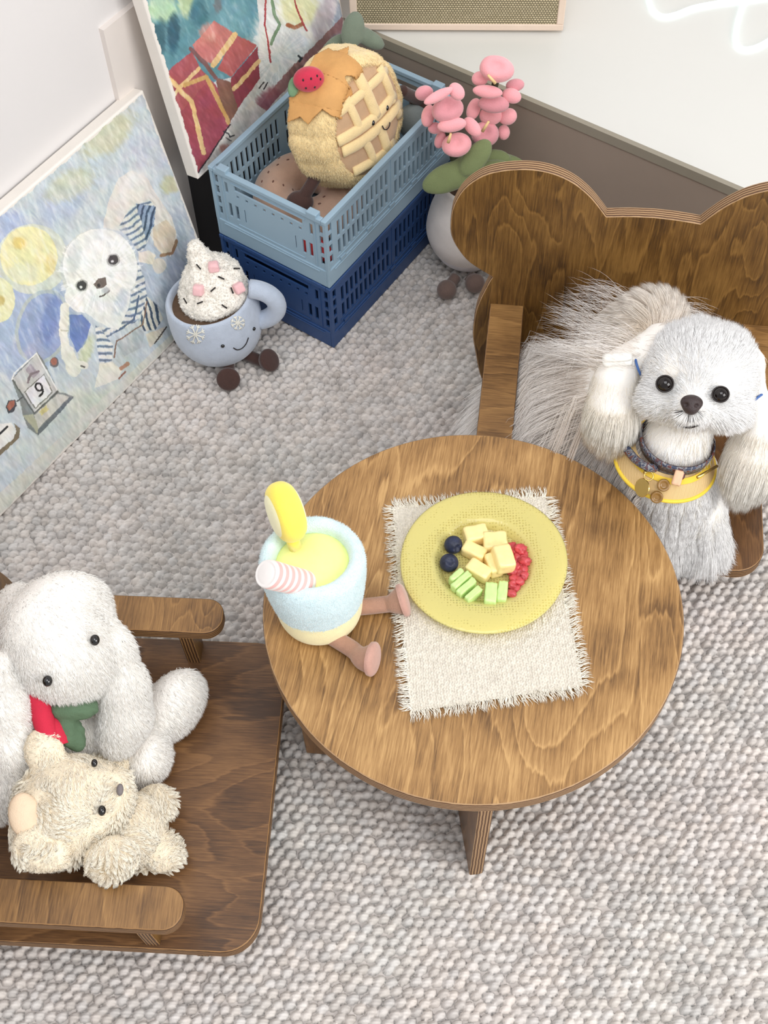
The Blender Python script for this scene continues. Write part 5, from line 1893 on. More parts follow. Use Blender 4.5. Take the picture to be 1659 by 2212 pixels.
petB = [(1073, 149, 34, 25, -10, 1), (1037, 170, 16, 14, 0, -1), (1113, 184, 18, 12, 8, -1), (1053, 198, 29, 12, -6, 3), (1106, 207, 19, 14, -20, 1), (1066, 225, 30, 17, -4, 2), (1023, 236, 13, 21, -20, -1), (1097, 252, 18, 16, 20, 0),
        (1048, 290, 27, 24, 5, 2), (1088, 286, 12, 14, 0, 0), (1060, 250, 22, 18, 0, 0)]
for lst, y, in ((petA, yA), (petB, yB)):
    for k, (x, yy, rx, ry, ro, dv) in enumerate(lst):
        c_ = aty(x, yy, y - 0.006 * dv)
        B = viewbasis(c_)
        mpp = ((c_ - EYE)[1] * math.cos(PITCH) - (c_ - EYE)[2] * math.sin(PITCH)) / FOC
        V, F = ell((0, 0, 0), (rx * mpp * 1.12, ry * mpp * 1.12, min(rx, ry) * mpp * 0.95), 28, 20)
        if rx > 24 and ry > 20:                       # open bell: dent the front
            f = np.exp(-((V[:, 0] / (rx * mpp * 0.5)) ** 2 + ((V[:, 1] - 0.25 * ry * mpp) / (ry * mpp * 0.5)) ** 2))
            V[:, 2] -= np.where(V[:, 2] > 0, f * ry * mpp * 0.55, 0)
        V = V * (1 + 0.04 * fnoise(V * 80 + k, 2))[:, None]
        V = V @ rot2(B, ro).T + c_
        kid('petal', (V, F), M_PK if (k + (y == yB)) % 3 else M_PKD, pot, Hc0)
M_STAM = mat('yellow_felt', (240, 206, 150), 0.9)
for (a, b, y) in (((974, 288), (968, 308), yA), ((1056, 262), (1042, 284), yB), ((1054, 162), (1070, 180), yB)):
    pa, pb = aty(*a, y - 0.024), aty(*b, y - 0.026)
    kid('stamen', tube([pa, pb], [0.0014, 0.0020], 8), M_STAM, pot, Hc0)
# ================================================================ white rabbit plush in the left armchair
SEAT = 0.085
A = lambda x, y, z: at(x, y, z).astype(np.float32)
r0 = at(95, 1620, SEAT)
rab = thing('rabbit_plush', 'white long-eared plush rabbit in a red and green scarf, sitting in the armchair', 'plush toy', r0)
hcR = A(126, 1378, 0.238); hbR = viewbasis(hcR)
# the rabbit looks right and down in the picture
fR = norm(0.50 * hbR[:, 0] - 0.55 * hbR[:, 1] + 0.62 * hbR[:, 2])


def rabbit_head(P):
    d = s_ell(P, hcR, (0.0475, 0.0525, 0.0475), rot2(hbR, 18))
    d = smin(d, s_ell(P, hcR + (0.020 * fR - 0.006 * hbR[:, 1]).astype(np.float32), (0.036, 0.036, 0.036)), 0.015)
    d = smin(d, s_ell(P, A(48, 1330, 0.235), (0.022, 0.030, 0.026), rot2(hbR, 20)), 0.012)
    d = smin(d, s_ell(P, A(150, 1300, 0.250), (0.034, 0.026, 0.028), hbR), 0.012)
    return d


def rabbit_ears(P):
    a = s_chain(P, [A(205, 1325, 0.252), A(238, 1400, 0.232), A(262, 1480, 0.205), A(268, 1545, 0.180), A(252, 1590, 0.165)], [0.012, 0.0165, 0.0195, 0.0195, 0.0165], 0.012)
    b = s_chain(P, [A(12, 1440, 0.245), A(14, 1530, 0.222), A(26, 1610, 0.196), A(22, 1690, 0.172), A(0, 1740, 0.160)], [0.015, 0.019, 0.021, 0.018, 0.013], 0.012)
    return np.minimum(a, b)


def rabbit_body(P):
    d = s_ell(P, A(110, 1560, 0.140), (0.052, 0.052, 0.056))
    d = smin(d, s_ell(P, A(90, 1620, 0.118), (0.058, 0.050, 0.036)), 0.02)
    d = smin(d, s_cap(P, A(120, 1560, 0.17), A(205, 1584, 0.158), 0.015, 0.0125), 0.008)
    d = smin(d, s_chain(P, [A(190, 1600, 0.112), A(270, 1570, 0.108), A(330, 1545, 0.108)], [0.020, 0.017, 0.015], 0.01), 0.01)
    d = smin(d, s_chain(P, [A(180, 1650, 0.110), A(250, 1650, 0.105), A(290, 1645, 0.105)], [0.018, 0.016, 0.015], 0.01), 0.01)
    fb = viewbasis(A(372, 1522, 0.125))
    d = smin(d, s_ell(P, A(373, 1520, 0.117), (0.0245, 0.0360, 0.026), rot2(fb, -33)), 0.006)
    d = smin(d, s_ell(P, A(314, 1632, 0.112), (0.0215, 0.0270, 0.023), rot2(fb, -12)), 0.006)
    return d


def rabbit_all(P):
    return np.minimum(smin(rabbit_body(P), rabbit_head(P), 0.006), rabbit_ears(P))


M_RABB = mat('rabbit_base', (246, 242, 236), 0.95, 0.02, 60, 0.4, 900, spec=0.05)
lo = np.array([-0.40, 0.36, 0.086]); hi = np.array([-0.13, 0.70, 0.32])
RV, RF = nets(lambda P: np.maximum(rabbit_all(P), 0.0865 - P[..., 2]), lo, hi, 0.0028)
kid('rabbit_body', (RV, RF), M_RABB, rab, r0)
M_RF = fur_mat('rabbit_fur', (255, 252, 247), (255, 254, 251), 0, 0.04)
P_, N_ = scatter(RV, RF, 62000, lambda c, n: (n @ VW > -0.35) * 1.0 * (c[:, 0] > -0.36))
dn = np.array([0.35, -0.45, -0.8]) + 0.5 * np.stack([fnoise(P_ * 22 + 9 * k, 2) for k in range(3)], -1)
strands('fur', P_, N_, dn, 0.0085, 0.00021, M_RF, rab, r0, seg=3, lift=1.0, jit=0.30, clump=0.45, csize=0.0055)
RTt = bvh(RV, RF)
for x, y in ((197, 1386), (108, 1463)):
    p, nn = hit(RTt, x, y)
    kid('eye', ell(p + nn * 0.0062, (0.0042, 0.0048, 0.0042), 20, 14, viewbasis(p)), M_EYE, rab, r0)
# scarf
M_RSC = mat('red_scarf_cloth', (196, 34, 62), 0.85, 0.08, 60, 0.4, 700)
M_GSC = mat('green_scarf_cloth', (86, 110, 84), 0.85, 0.10, 60, 0.5, 700)
pts = spline(np.array([A(76, 1492, 0.226), A(88, 1530, 0.222), A(98, 1568, 0.216), A(112, 1606, 0.208)]), 6)
V, F = tube(pts, np.linspace(0.0100, 0.0092, len(pts)), 18)
V2, F2 = tube(spline(np.array([A(104, 1556, 0.212), A(124, 1578, 0.210), A(132, 1606, 0.204)]), 5), 0.0080, 14)
kid('scarf', join([(V, F), (V2, F2)]), M_RSC, rab, r0, label='red scarf')


def knot(P):
    b_ = viewbasis(A(160, 1532, 0.208))
    d = s_ell(P, A(162, 1530, 0.218), (0.0205, 0.0110, 0.0105), rot2(b_, 4))
    d = smin(d, s_ell(P, A(144, 1570, 0.208), (0.0085, 0.0185, 0.0085), rot2(b_, 12)), 0.004)
    d = smin(d, s_ell(P, A(160, 1586, 0.200), (0.0095, 0.0165, 0.007), rot2(b_, 20)), 0.003)
    return d + 0.0009 * vnoise(P @ np.array([[90, 0, 0], [0, 420, 0], [0, 0, 200]], np.float32) * 1.0)


KV, KF = nets(knot, A(160, 1545, 0.21) - 0.045, A(160, 1545, 0.21) + 0.045, 0.0014)
kid('knot', (KV, KF), M_GSC, rab, r0, label='green scarf knot')

# ================================================================ cream bear plush beside it
b0 = at(190, 1780, SEAT)
bear = thing('bear_plush', 'curly cream plush bear lying next to the white rabbit in the armchair', 'plush toy', b0)
hcB = A(150, 1742, 0.178); hbB = viewbasis(hcB)


def bear_sdf(P):
    d = s_ell(P, hcB, (0.0475, 0.0440, 0.042), rot2(hbB, 25))
    d = smin(d, s_ell(P, A(235, 1710, 0.185), (0.0190, 0.0210, 0.020), hbB), 0.014)
    d = smin(d, s_ell(P, A(108, 1800, 0.178), (0.030, 0.026, 0.028), hbB), 0.015)
    d = smin(d, s_ell(P, A(96, 1624, 0.208), (0.0165, 0.0210, 0.012), rot2(hbB, 15)), 0.006)
    d = smin(d, s_ell(P, A(90, 1834, 0.202), (0.0240, 0.0175, 0.012), rot2(hbB, -20)), 0.006)
    d = smin(d, s_ell(P, A(268, 1795, 0.124), (0.034, 0.036, 0.034)), 0.010)
    d = np.minimum(d, s_ell(P, A(240, 1852, 0.178), (0.0230, 0.0175, 0.018), rot2(hbB, 20)))
    d = smin(d, s_cap(P, A(280, 1780, 0.122), A(322, 1744, 0.110), 0.014, 0.0110), 0.005)
    d = smin(d, s_ell(P, A(333, 1738, 0.113), (0.0165, 0.0185, 0.018), hbB), 0.005)
    d = smin(d, s_cap(P, A(290, 1825, 0.116), A(335, 1840, 0.108), 0.014, 0.0120), 0.005)
    d = smin(d, s_ell(P, A(346, 1840, 0.110), (0.0180, 0.0180, 0.018), hbB), 0.005)
    d = np.minimum(d, s_cap(P, A(220, 1640, 0.135), A(248, 1655, 0.128), 0.015, 0.013))
    return np.maximum(d, 0.0865 - P[..., 2])


M_BEB = mat('bear_base', (238, 226, 202), 0.95, 0.04, 60, 0.4, 900, spec=0.05)
BVv, BFf = nets(bear_sdf, np.array([-0.37, 0.30, 0.086]), np.array([-0.145, 0.56, 0.25]), 0.0026)
kid('bear_body', (BVv, BFf), M_BEB, bear, b0)
M_BF = fur_mat('bear_fur', (252, 240, 218), (255, 250, 236), 0, 0.10)
P_, N_ = scatter(BVv, BFf, 56000, lambda c, n: (n @ VW > -0.3) * 1.0)
dn = 1.2 * np.stack([fnoise(P_ * 45 + 13 * k, 2) for k in range(3)], -1) + np.array([0.1, -0.2, -0.2])
strands('fur', P_, N_, dn, 0.0105, 0.00024, M_BF, bear, b0, seg=4, lift=0.75, jit=0.18, clump=0.92, csize=0.0046, curl=0.55)
BTt = bvh(BVv, BFf)
for x, y, s in ((212, 1748, 1), (200, 1662, 0.8)):
    p, nn = hit(BTt, x, y)
    kid('eye', ell(p + nn * 0.0075, (0.0034 * s, 0.0044 * s, 0.0034 * s), 20, 14, viewbasis(p)), M_EYE, bear, b0)
p, nn = hit(BTt, 252, 1708)
if p is not None:
    kid('nose', ell(p + nn * 0.006, (0.0030, 0.0052, 0.0030), 16, 10, viewbasis(p)), mat('grey_thread', (120, 112, 112), 0.7), bear, b0)
p, nn = hit(BTt, 60, 1762)
M_IN = mat('tan_inner_ear', (226, 202, 174), 0.95, 0.05, 90, 0.4, 900)
if p is not None:
    kid('inner_ear', ell(p + nn * 0.004, (0.013, 0.019, 0.006), 24, 14, rot2(viewbasis(p), 15)), M_IN, bear, b0, label='tan smooth ear lining')
# ================================================================ the white dog in the right-hand armchair
dg0 = at(1440, 1060, SEAT)
dog = thing('dog', 'long-haired white dog with tied ears, sitting in the wooden armchair and looking up', 'dog', dg0)
HC = A(1508, 818, 0.322)
HB = rot2(viewbasis(HC), -10.0)
Hp = lambda a, b, c: (HC + HB @ np.array([a, b, c])).astype(np.float32)


def dog_head(P):
    d = s_ell(P, Hp(0.0018, 0.0035, -0.004), (0.0505, 0.0385, 0.046), HB)
    d = smin(d, s_ell(P, Hp(-0.001, -0.026, 0.032), (0.0185, 0.0150, 0.0165), HB), 0.010)      # muzzle
    for s in (-1, 1):
        d = smin(d, s_ell(P, Hp(s * 0.0270 + 0.001, -0.0215, 0.015), (0.0220, 0.0165, 0.0200), HB), 0.012)   # cheeks
        d = smax(d, -s_ell(P, Hp(s * 0.0262, 0.0005, 0.047), (0.0085, 0.0085, 0.0080), HB), 0.006)  # eye hollows
    d = smin(d, s_ell(P, Hp(0.001, 0.0225, 0.004), (0.039, 0.0165, 0.032), HB), 0.012)
    return d + 0.0016 * fnoise((P - HC) * 55, 2)


def dog_ears(P):
    a = s_chain(P, [A(1425, 742, 0.318), A(1388, 762, 0.318), A(1345, 782, 0.314), A(1330, 820, 0.302), A(1325, 870, 0.282), A(1330, 910, 0.262)], [0.019, 0.0135, 0.0125, 0.018, 0.0215, 0.013], 0.010)
    b = s_chain(P, [A(1606, 790, 0.312), A(1622, 850, 0.304), A(1640, 884, 0.300), A(1644, 925, 0.286), A(1632, 975, 0.262), A(1622, 1010, 0.245)], [0.020, 0.0120, 0.0115, 0.019, 0.0230, 0.014], 0.010)
    return np.minimum(a, b)


def dog_trunk(P):
    d = s_chain(P, [A(1490, 860, 0.290), A(1462, 950, 0.252), A(1456, 1020, 0.205)], [0.026, 0.027, 0.040], 0.016)   # neck to chest
    d = smin(d, s_ell(P, A(1462, 1065, 0.165), (0.043, 0.040, 0.042)), 0.02)
    for (x0, y0, x1, y1) in ((1436, 1110, 1446, 1166), (1516, 1105, 1524, 1160)):
        d = smin(d, s_chain(P, [A(x0, y0, 0.160), A(x1, y1, 0.120), A(x1 + 2, y1 + 8, 0.100)], [0.021, 0.0165, 0.0160], 0.01), 0.012)
    d = smin(d, s_chain(P, [A(1430, 1000, 0.185), A(1335, 935, 0.172), A(1238, 872, 0.145)], [0.042, 0.046, 0.047], 0.03), 0.02)
    d = smin(d, s_ell(P, A(1215, 880, 0.125), (0.050, 0.055, 0.034)), 0.02)
    d = smin(d, s_ell(P, A(1290, 960, 0.115), (0.045, 0.030, 0.026)), 0.02)                       # folded hind leg
    # the table top stays clear of the body
    tb = np.maximum(np.hypot(P[..., 0] - TC[0], P[..., 1] - TC[1]) - TR - 0.003, np.abs(P[..., 2] - 0.1925) - 0.011)
    return np.maximum(np.maximum(d, -tb), SEAT + 0.002 - P[..., 2])


TLc = A(1384, 722, 0.225)
TB = viewbasis(TLc)


def dog_tail(P):
    d = s_chain(P, [A(1300, 800, 0.185), A(1320, 745, 0.205), A(1362, 705, 0.225), A(1410, 705, 0.235), A(1420, 735, 0.232)], [0.020, 0.021, 0.023, 0.022, 0.016], 0.012)
    return d


M_DB = mat('dog_undercoat', (244, 240, 234), 0.95, 0.02, 60, 0.3, 900, spec=0.05)


def dog_all(P):
    d = smin(dog_trunk(P), dog_head(P), 0.012)
    d = smin(d, dog_tail(P), 0.014)
    return smin(d, dog_ears(P), 0.006)


DV, DF = nets(dog_all, np.array([0.10, 0.60, 0.084]), np.array([0.42, 0.93, 0.395]), 0.0030)
kid('dog_body', (DV, DF), M_DB, dog, dg0)
hs_ = 0.0022
HVv, HFf = nets(dog_head, HC - 0.075, HC + 0.075, hs_)
HT = bvh(HVv, HFf)
M_DF = fur_mat('dog_fur', (255, 254, 252), (255, 255, 255), 0, 0.03)
M_DL = fur_mat('dog_long_fur', (240, 230, 220), (255, 252, 249), 0, 0.10)
M_DT = fur_mat('dog_tail_fur', (246, 232, 214), (254, 247, 238), 0, 0.12)
M_DE = fur_mat('dog_ear_fur', (253, 246, 234), (255, 253, 247), 0, 0.06)

# --- head coat: combed away from the nose
nose = Hp(-0.001, -0.0235, 0.050)
eyeL, eyeR = Hp(-0.0262, 0.0005, 0.042), Hp(0.0262, 0.0005, 0.042)


def vis(c, n):
    return (np.sum(n * norm(EYE - c), 1) > -0.45) * 1.0


def head_w(c, n):
    w_ = vis(c, n)
    for e in (eyeL, eyeR):
        w_ = w_ * (np.linalg.norm(c - e, axis=1) > 0.0100)
    return w_ * (np.linalg.norm(c - nose, axis=1) > 0.0105)


P_, N_ = scatter(HVv, HFf, 30000, head_w)
keep = dog_trunk(P_.astype(np.float32)) > -0.002
P_, N_ = P_[keep], N_[keep]
q = (P_ - HC) @ HB
rad = norm(P_ - nose)
up_ = HB[:, 1]
dn = rad - N_ * np.sum(rad * N_, 1)[:, None]
dn = norm(dn) + 0.25 * np.stack([fnoise(P_ * 70 + 7 * k, 2) for k in range(3)], -1) + np.where(q[:, 1:2] > 0.02, 0.7, -0.25) * up_ + np.where(q[:, 1:2] > 0.03, 0.5, 0.0) * HB[:, 2]
Ln = 0.0100 + 0.0085 * np.clip((q[:, 1] - 0.015) / 0.03, 0, 1) + 0.006 * np.clip(-q[:, 1] / 0.03, 0, 1)
de = np.minimum(np.linalg.norm(P_ - eyeL, axis=1), np.linalg.norm(P_ - eyeR, axis=1))
Ln *= np.clip((de - 0.006) / 0.016, 0.35, 1) * np.clip((np.linalg.norm(P_ - nose, axis=1) - 0.004) / 0.020, 0.45, 1)
strands('head_fur', P_, N_, dn, Ln, 0.00020, M_DF, dog, dg0, seg=4, lift=0.50, jit=0.20, clump=0.40, csize=0.0075, droop=0.05)

def tuck(p):
    # hair passes below the armrest and the table top
    d_ = p - OC
    lx, ly = d_ @ UC, d_ @ WC
    p = p.copy()
    m_ = (lx > -0.162) & (lx < -0.1145) & (ly < 0.216) & (p[:, 2] > 0.146)
    p[m_, 2] = 0.146
    m_ = (np.hypot(p[:, 0] - TC[0], p[:, 1] - TC[1]) < TR + 0.003) & (p[:, 2] > 0.180)
    p[m_, 2] = 0.180
    return p


# --- short undercoat everywhere
P_, N_ = scatter(DV, DF, 24000, lambda c, n: vis(c, n) * (dog_head(c.astype(np.float32)) > -0.001))
dn = np.array([-0.15, -0.20, -1.0]) + 0.5 * np.stack([fnoise(P_ * 30 + 7 * k, 2) for k in range(3)], -1)
strands('undercoat', P_, N_, dn, 0.012, 0.00021, M_DE, dog, dg0, seg=3, lift=0.35, jit=0.2, clump=0.4, csize=0.006, zmin=SEAT + 0.0012)

# --- chest and front legs
P_, N_ = scatter(DV, DF, 26000, lambda c, n: vis(c, n) * (project(c)[0] > 1330) * (project(c)[1] > 925) * (project(c)[0] < 1580) * (dog_ears(c.astype(np.float32)) > 0.002))
dn = np.array([0.05, -0.10, -1.0]) + 0.35 * np.stack([fnoise(P_ * 35 + 7 * k, 2) for k in range(3)], -1) + N_ * 0.15
Ln = 0.018 + 0.030 * np.clip((0.17 - P_[:, 2]) / 0.06, 0, 1)
nk = np.clip((P_[:, 2] - 0.215) / 0.02, 0, 1)
Ln = Ln * (1 - 0.45 * nk)
strands('chest_fur', P_, N_, dn, Ln, 0.00019, M_DF, dog, dg0, seg=5, lift=0.38, jit=0.10, clump=0.42, csize=0.012, droop=0.10, zmin=SEAT + 0.0012, fix=tuck)

# --- long coat over back and hind quarters, combed left and down
P_, N_ = scatter(DV, DF, 27000, lambda c, n: vis(c, n) * (project(c)[0] < 1395) * (dog_tail(c.astype(np.float32)) > 0.001) * (dog_ears(c.astype(np.float32)) > 0.002) * (dog_head(c.astype(np.float32)) > 0.002))
px_, py_ = project(P_)
fall = np.clip((1330 - px_) / 160, 0, 1)[:, None]
dn = np.array([-0.50, -0.25, -0.30]) * fall + np.array([-0.25, -0.30, -0.7]) * (1 - fall) + 0.42 * np.stack([fnoise(P_ * 16 + 7 * k, 2) for k in range(3)], -1)
Ln = 0.030 + 0.040 * fall.ravel() * np.clip(0.6 + 0.4 * fnoise(P_ * 30, 2), 0.3, 1.2)
strands('long_fur', P_, N_, dn, Ln, 0.00021, M_DL, dog, dg0, seg=6, lift=0.5, jit=0.12, clump=0.72, csize=0.0105, droop=0.45, wave=0.16, wfreq=0.8, zmin=SEAT + 0.0015, fix=tuck)

# --- long loose locks spilling over the seat to the left, and wisps over the rump
P_, N_ = scatter(DV, DF, 5200, lambda c, n: vis(c, n) * (project(c)[0] < 1275) * (project(c)[0] > 1090))
dn = np.array([-0.95, -0.10, -0.35]) + 0.75 * np.stack([fnoise(P_ * 13 + 7 * k + 3, 2) for k in range(3)], -1) * np.array([1, 1.3, 0.5])
strands('loose_locks', P_, N_, dn, 0.070 + 0.070 * RNG.random(len(P_)), 0.00022, M_DL, dog, dg0, seg=8, lift=0.35, jit=0.10, clump=0.80, csize=0.0085, droop=0.55, wave=0.26, wfreq=0.9, zmin=SEAT + 0.0018, fix=tuck)
P_, N_ = scatter(DV, DF, 1500, lambda c, n: vis(c, n) * (project(c)[1] < 800) * (project(c)[0] < 1470))
dn = np.array([-0.7, 0.1, 0.25]) * np.where(project(P_)[0] < 1385, 1, -1)[:, None] + 0.5 * np.stack([fnoise(P_ * 18 + 7 * k + 3, 2) for k in range(3)], -1)
strands('wispy_locks', P_, N_, dn, 0.040 + 0.030 * RNG.random(len(P_)), 0.00016, M_DL, dog, dg0, seg=7, lift=0.7, jit=0.22, clump=0.4, csize=0.008, droop=0.6, fix=tuck)

# --- tail plume curled over the back
P_, N_ = scatter(DV, DF, 12000, lambda c, n: vis(c, n) * (dog_tail(c.astype(np.float32)) < 0.004))
qt = (P_ - TLc) @ TB
tg = np.cross(P_ - TLc, TB[:, 2])
dn = norm(tg) * 1.0 + TB[:, 0] * -0.15 + TB[:, 1] * 0.15 + 0.35 * np.stack([fnoise(P_ * 22 + 7 * k, 2) for k in range(3)], -1)
strands('tail_fur', P_, N_, -dn, 0.034, 0.00020, M_DT, dog, dg0, seg=6, lift=0.35, jit=0.12, clump=0.7, csize=0.009, droop=0.15)

# --- ears gathered in ponytails
P_, N_ = scatter(DV, DF, 21000, lambda c, n: vis(c, n) * (dog_ears(c.astype(np.float32)) < 0.005))
px_, py_ = project(P_)
left = px_ < 1480
dn = np.where(left[:, None], np.array([0.0, -0.20, -1.0]), np.array([-0.10, -0.22, -1.0])) + 0.22 * np.stack([fnoise(P_ * 25 + 7 * k, 2) for k in range(3)], -1)
Ln = 0.018 + 0.022 * np.clip((py_ - np.where(left, 800, 900)) / 100, 0, 1)
strands('ear_fur', P_, N_, dn, Ln, 0.00019, M_DE, dog, dg0, seg=5, lift=0.30, jit=0.09, clump=0.6, csize=0.008, droop=0.1)

# --- face
M_DEYE = mat('dark_brown_eye', (18, 11, 9), 0.06, 0.1, 200, spec=0.5)
M_LID = mat('black_eye_rim', (34, 26, 24), 0.5)
M_NOSE = mat('dog_nose', (52, 38, 38), 0.42, 0.15, 500, 0.5, 1400, spec=0.5)
for (x, y, s) in ((1438, 828, 1.0), (1559, 851, 0.95)):
    p = A(x, y, 0.3)
    d_ = ray(x, y)
    # at the depth of the eye hollows
    c_ = eyeL if x < 1500 else eyeR
    t_ = np.dot(c_ - EYE, VW) / np.dot(d_, VW)
    c_ = EYE + d_ * t_ + VW * (-0.0035)
    B_ = viewbasis(c_)
    e_ = kid('eye', ell(c_, (0.0078 * s, 0.0075 * s, 0.0078), 32, 20, rot2(B_, -10)), M_DEYE, dog, dg0, label='round dark eye')
    th = np.linspace(0, 2 * math.pi, 28, endpoint=False)
    ring = c_ + B_[:, 2] * 0.0036 + (np.cos(th)[:, None] * B_[:, 0] * 0.0074 * s + np.sin(th)[:, None] * B_[:, 1] * 0.0071 * s)
    kid('eye_rim', tube(ring, 0.0008, 8, closed=True), M_LID, dog, dg0)
d_ = ray(1492, 873); t_ = np.dot(nose - EYE, VW) / np.dot(d_, VW)
nc = EYE + d_ * t_ + VW * 0.003
NB = rot2(viewbasis(nc), -6)
nfc = nc.astype(np.float32)


def nose_sdf(P):
    q = (P - nfc) @ NB.astype(np.float32)
    d = s_ell(q, (0, 0.001, 0), (0.0097, 0.0070, 0.0078))
    d = smin(d, s_ell(q, (0, -0.0045, 0.001), (0.0060, 0.0052, 0.0060)), 0.004)
    for s in (-1, 1):
        d = smax(d, -s_ell(q, (s * 0.0048, -0.0012, 0.0078), (0.0022, 0.0018, 0.0030)), 0.0015)
        d = smax(d, -s_cap(q, (s * 0.0050, -0.0010, 0.0075), (s * 0.0086, -0.0016, 0.0060), 0.0010, 0.0006), 0.001)
    return smax(d, -s_cap(q, (0, 0.002, 0.0095), (0, -0.010, 0.0085), 0.0006, 0.0007), 0.0008)


NV, NF = nets(nose_sdf, nc - 0.015, nc + 0.015, 0.0005)
kid('nose', (NV, NF), M_NOSE, dog, dg0, label='dark brown nose')
mp0 = seam(HT, [(1466, 909), (1478, 915), (1492, 916), (1507, 912)], 0.0030, 5)
kid('mouth', tube(mp0, 0.0011, 8), M_LID, dog, dg0)
# dark and light whisker hair round the mouth
ang = RNG.uniform(-1.35, 1.35, 260)
cx_ = 1491 + 17 * np.sin(ang); cy_ = 884 + 10 * np.cos(ang)
pts, nn_ = [], []
for a, b in zip(cx_, cy_):
    p, nn = hit(HT, a, b)
    pts.append(p); nn_.append(nn)
pts, nn_ = np.array(pts), np.array(nn_)
dd = np.sin(ang)[:, None] * HB[:, 0] - np.cos(ang)[:, None] * HB[:, 1]
M_WD = fur_mat('dark_whiskers', (44, 38, 38), (70, 62, 60), 0, 0.3)
M_WW = fur_mat('white_whiskers', (252, 250, 248), (255, 254, 252), 0, 0.04)
strands('dark_muzzle_hair', pts[:120], nn_[:120], dd[:120], 0.0085, 0.00026, M_WD, dog, dg0, seg=4, lift=0.55, jit=0.12)
strands('white_muzzle_hair', pts[120:], nn_[120:], dd[120:], 0.0125, 0.00026, M_WW, dog, dg0, seg=4, lift=0.75, jit=0.12)

# --- ear ties and the folded paper wrap
M_BLUE = mat('blue_elastic', (66, 104, 168), 0.6)
for (x, y, z, r_, ax_) in ((1380, 792, 0.318, 0.0088, (1, 0.35)), (1627, 874, 0.306, 0.0118, (0.75, -0.66))):
    c_ = A(x, y, z); B_ = viewbasis(c_)
    a_ = norm(B_[:, 0] * ax_[0] + B_[:, 1] * ax_[1] + B_[:, 2] * 0.15)
    Bt = basis(a_, B_[:, 2])
    th = np.linspace(0, 2 * math.pi, 26, endpoint=False)
    kid('ear_tie', tube(c_ + (np.cos(th)[:, None] * Bt[:, 0] + np.sin(th)[:, None] * Bt[:, 1]) * r_, 0.0012, 8, closed=True), M_BLUE, dog, dg0, label='blue elastic ear tie')
M_PAP = mat('white_paper', (244, 243, 238), 0.8, 0.02, 60)
c_ = A(1334, 777, 0.324); B_ = rot2(viewbasis(c_), 3)
parts = []
for k, (w_, h_, o_) in enumerate(((0.0135, 0.0060, 0.0), (0.0130, 0.0042, 0.0030))):
    V, F = chunk((2 * w_, 2 * h_, 0.012), 5 + k, 0.003)
    parts.append(((V + np.array([0, 0.002 * k, o_])) @ B_.T + c_, F))
kid('paper_wrap', join(parts), M_PAP, dog, dg0, label='folded white paper wrap round the ear hair')

# --- straw bib with yellow piping, collar, tag
CC = A(1441, 984, 0.232); CBs = viewbasis(CC)
cax = norm(0.74 * CBs[:, 2] + 0.67 * (0.36 * CBs[:, 0] + 0.93 * CBs[:, 1]))


def straw_mat():
    m, n, l, b = nodes('straw_weave')
    tc = n.new('ShaderNodeTexCoord')
    ck = n.new('ShaderNodeTexWave'); ck.inputs['Scale'].default_value = 260; ck.inputs['Distortion'].default_value = 1.5
    l.new(tc.outputs['Object'], ck.inputs['Vector'])
    rr = ramp(n, [(0.2, lin((196, 160, 104))), (0.7, lin((228, 200, 146)))])
    l.new(ck.outputs['Fac'], rr.inputs[0]); l.new(rr.outputs[0], b.inputs['Base Color']); b.inputs['Roughness'].default_value = 0.7
    return m


bibp = spline(np.array([(0.0335, 0.012), (0.0375, 0.010), (0.0430, 0.004), (0.0478, -0.006), (0.0486, -0.009), (0.0474, -0.0095), (0.0415, 0.0015), (0.036, 0.0075), (0.0325, 0.0095)]), 3)
kid('straw_bib', revolve(bibp, CC, cax, 72), straw_mat(), dog, dg0, label='straw coloured woven bib')
Bc = basis(cax, (0, 1, 0))
th = np.linspace(0, 2 * math.pi, 90, endpoint=False)
ringp = lambda r_, h_: CC + (np.cos(th)[:, None] * Bc[:, 0] + np.sin(th)[:, None] * Bc[:, 1]) * r_ + cax * h_
kid('bib_piping', tube(ringp(0.0484, -0.0085), 0.0021, 10, closed=True), mat('yellow_piping', (238, 206, 66), 0.6), dog, dg0, label='yellow bias binding')
kid('bib_lining', revolve([(0.0372, 0.0118), (0.0402, 0.0098), (0.0414, 0.0080)], CC, cax, 72), mat('yellow_lining', (232, 196, 60), 0.7), dog, dg0)


def collar_mat():
    m, n, l, b = nodes('patterned_collar')
    tc = n.new('ShaderNodeTexCoord')
    v = n.new('ShaderNodeTexNoise'); v.inputs['Scale'].default_value = 170; v.inputs['Detail'].default_value = 1.5; v.inputs['Distortion'].default_value = 1.5
    l.new(tc.outputs['Object'], v.inputs['Vector'])
    rr = ramp(n, [(0.0, lin((46, 54, 78))), (0.42, lin((54, 62, 86))), (0.50, lin((150, 150, 150))), (0.55, lin((60, 62, 80))), (0.66, lin((120, 62, 44)))])
    l.new(v.outputs['Fac'], rr.inputs[0]); l.new(rr.outputs[0], b.inputs['Base Color']); b.inputs['Roughness'].default_value = 0.55
    return m


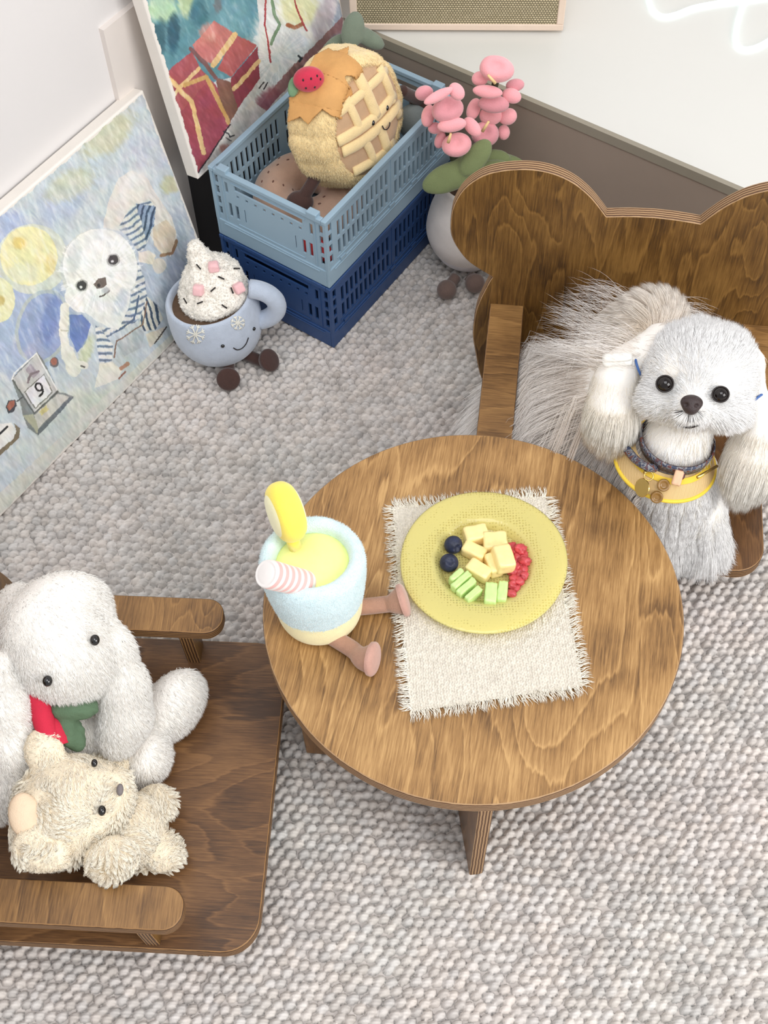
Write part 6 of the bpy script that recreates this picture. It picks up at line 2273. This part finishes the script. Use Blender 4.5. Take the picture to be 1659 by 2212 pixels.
M_COL = collar_mat()
colp = [(0.0335, 0.0135), (0.0345, 0.0130), (0.0362, 0.0220), (0.0352, 0.0250), (0.0342, 0.0245), (0.0330, 0.0150), (0.0335, 0.0135)]
colr = kid('collar', revolve(colp, CC + cax * 0.001 + (CBs[:, 0] * 0.004), cax, 90), M_COL, dog, dg0, label='narrow patterned navy and brown collar')
kid('collar_lining', revolve([(0.0328, 0.0140), (0.0340, 0.0247)], CC + cax * 0.001 + (CBs[:, 0] * 0.004), cax, 90), mat('brown_leather', (104, 58, 42), 0.5, 0.1, 100), dog, dg0)
colV, colF = revolve([(0.0485, -0.009), (0.0430, 0.0045), (0.0375, 0.0105), (0.0365, 0.0140), (0.0375, 0.0215)], CC, cax, 72)
CTt = bvh(colV, colF)
M_GOLD = mat('gold_metal', (214, 184, 112), 0.22, 0.03, 60, metal=1.0)
M_TAN = mat('tan_leather', (226, 182, 148), 0.55, 0.04, 60)
M_BTN = mat('brown_button', (140, 104, 52), 0.3, 0.12, 120, coat=0.4)


def on(px, py, off=0.002):
    p, nn = hit(CTt, px, py)
    if p is None:
        p = A(px, py, 0.225); nn = VW
    return p + nn * off, nn


# loose strap end to the left of the buckle
sp_ = [on(1362, 976, 0.006)[0], on(1385, 990, 0.005)[0], on(1408, 1004, 0.004)[0], on(1436, 1014, 0.003)[0], on(1470, 1022, 0.003)[0]]
V, F = tube(spline(np.array(sp_), 6), 0.0040, 12)
kid('strap_end', (V, F), M_COL, dog, dg0)
p, nn = on(1463, 1023, 0.0045)
V, F = chunk((0.0085, 0.0145, 0.0040), 3, 0.0012)
kid('strap_keeper', (V @ rot2(viewbasis(p), -16).T + p, F), M_TAN, dog, dg0, label='pale tan leather keeper')
for a, b in (((1400, 1014), (1426, 998)), ((1498, 1017), (1534, 1009))):
    pa, pb = on(*a, 0.0075)[0], on(*b, 0.0075)[0]
    kid('buckle_bar', tube([pa, pb], 0.0014, 10), M_GOLD, dog, dg0)
p, nn = on(1404, 1028, 0.006)
th = np.linspace(0, 2 * math.pi, 24, endpoint=False)
B_ = viewbasis(p)
kid('tag_ring', tube(p + (np.cos(th)[:, None] * B_[:, 0] + np.sin(th)[:, None] * B_[:, 1]) * 0.0042, 0.0006, 8, closed=True), M_GOLD, dog, dg0)
p, nn = on(1393, 1048, 0.007)
B_ = viewbasis(p)
V, F = lathe([(0, -0.0007), (0.0086, -0.0007), (0.0090, 0), (0.0086, 0.0007), (0, 0.0007)], 36)
kid('name_tag', (V @ basis(norm(B_[:, 2] - 0.9 * B_[:, 0]), B_[:, 1]).T + p, F), M_GOLD, dog, dg0, False, label='round gold name tag')
for (x, y, s) in ((1433, 1047, 1.0), (1419, 1070, 1.0)):
    p, nn = on(x, y, 0.0035)
    V, F = lathe(spline(np.array([(0, 0.0006), (0.0025, 0.0006), (0.0038, 0.0018), (0.0054, 0.0020), (0.0060, 0.0006), (0.0054, -0.0010), (0, -0.0010)]), 3), 30)
    kid('button', (V * s @ basis(norm(nn + 0.4 * VW), (0, 1, 0)).T + p, F), M_BTN, dog, dg0, label='brown button')
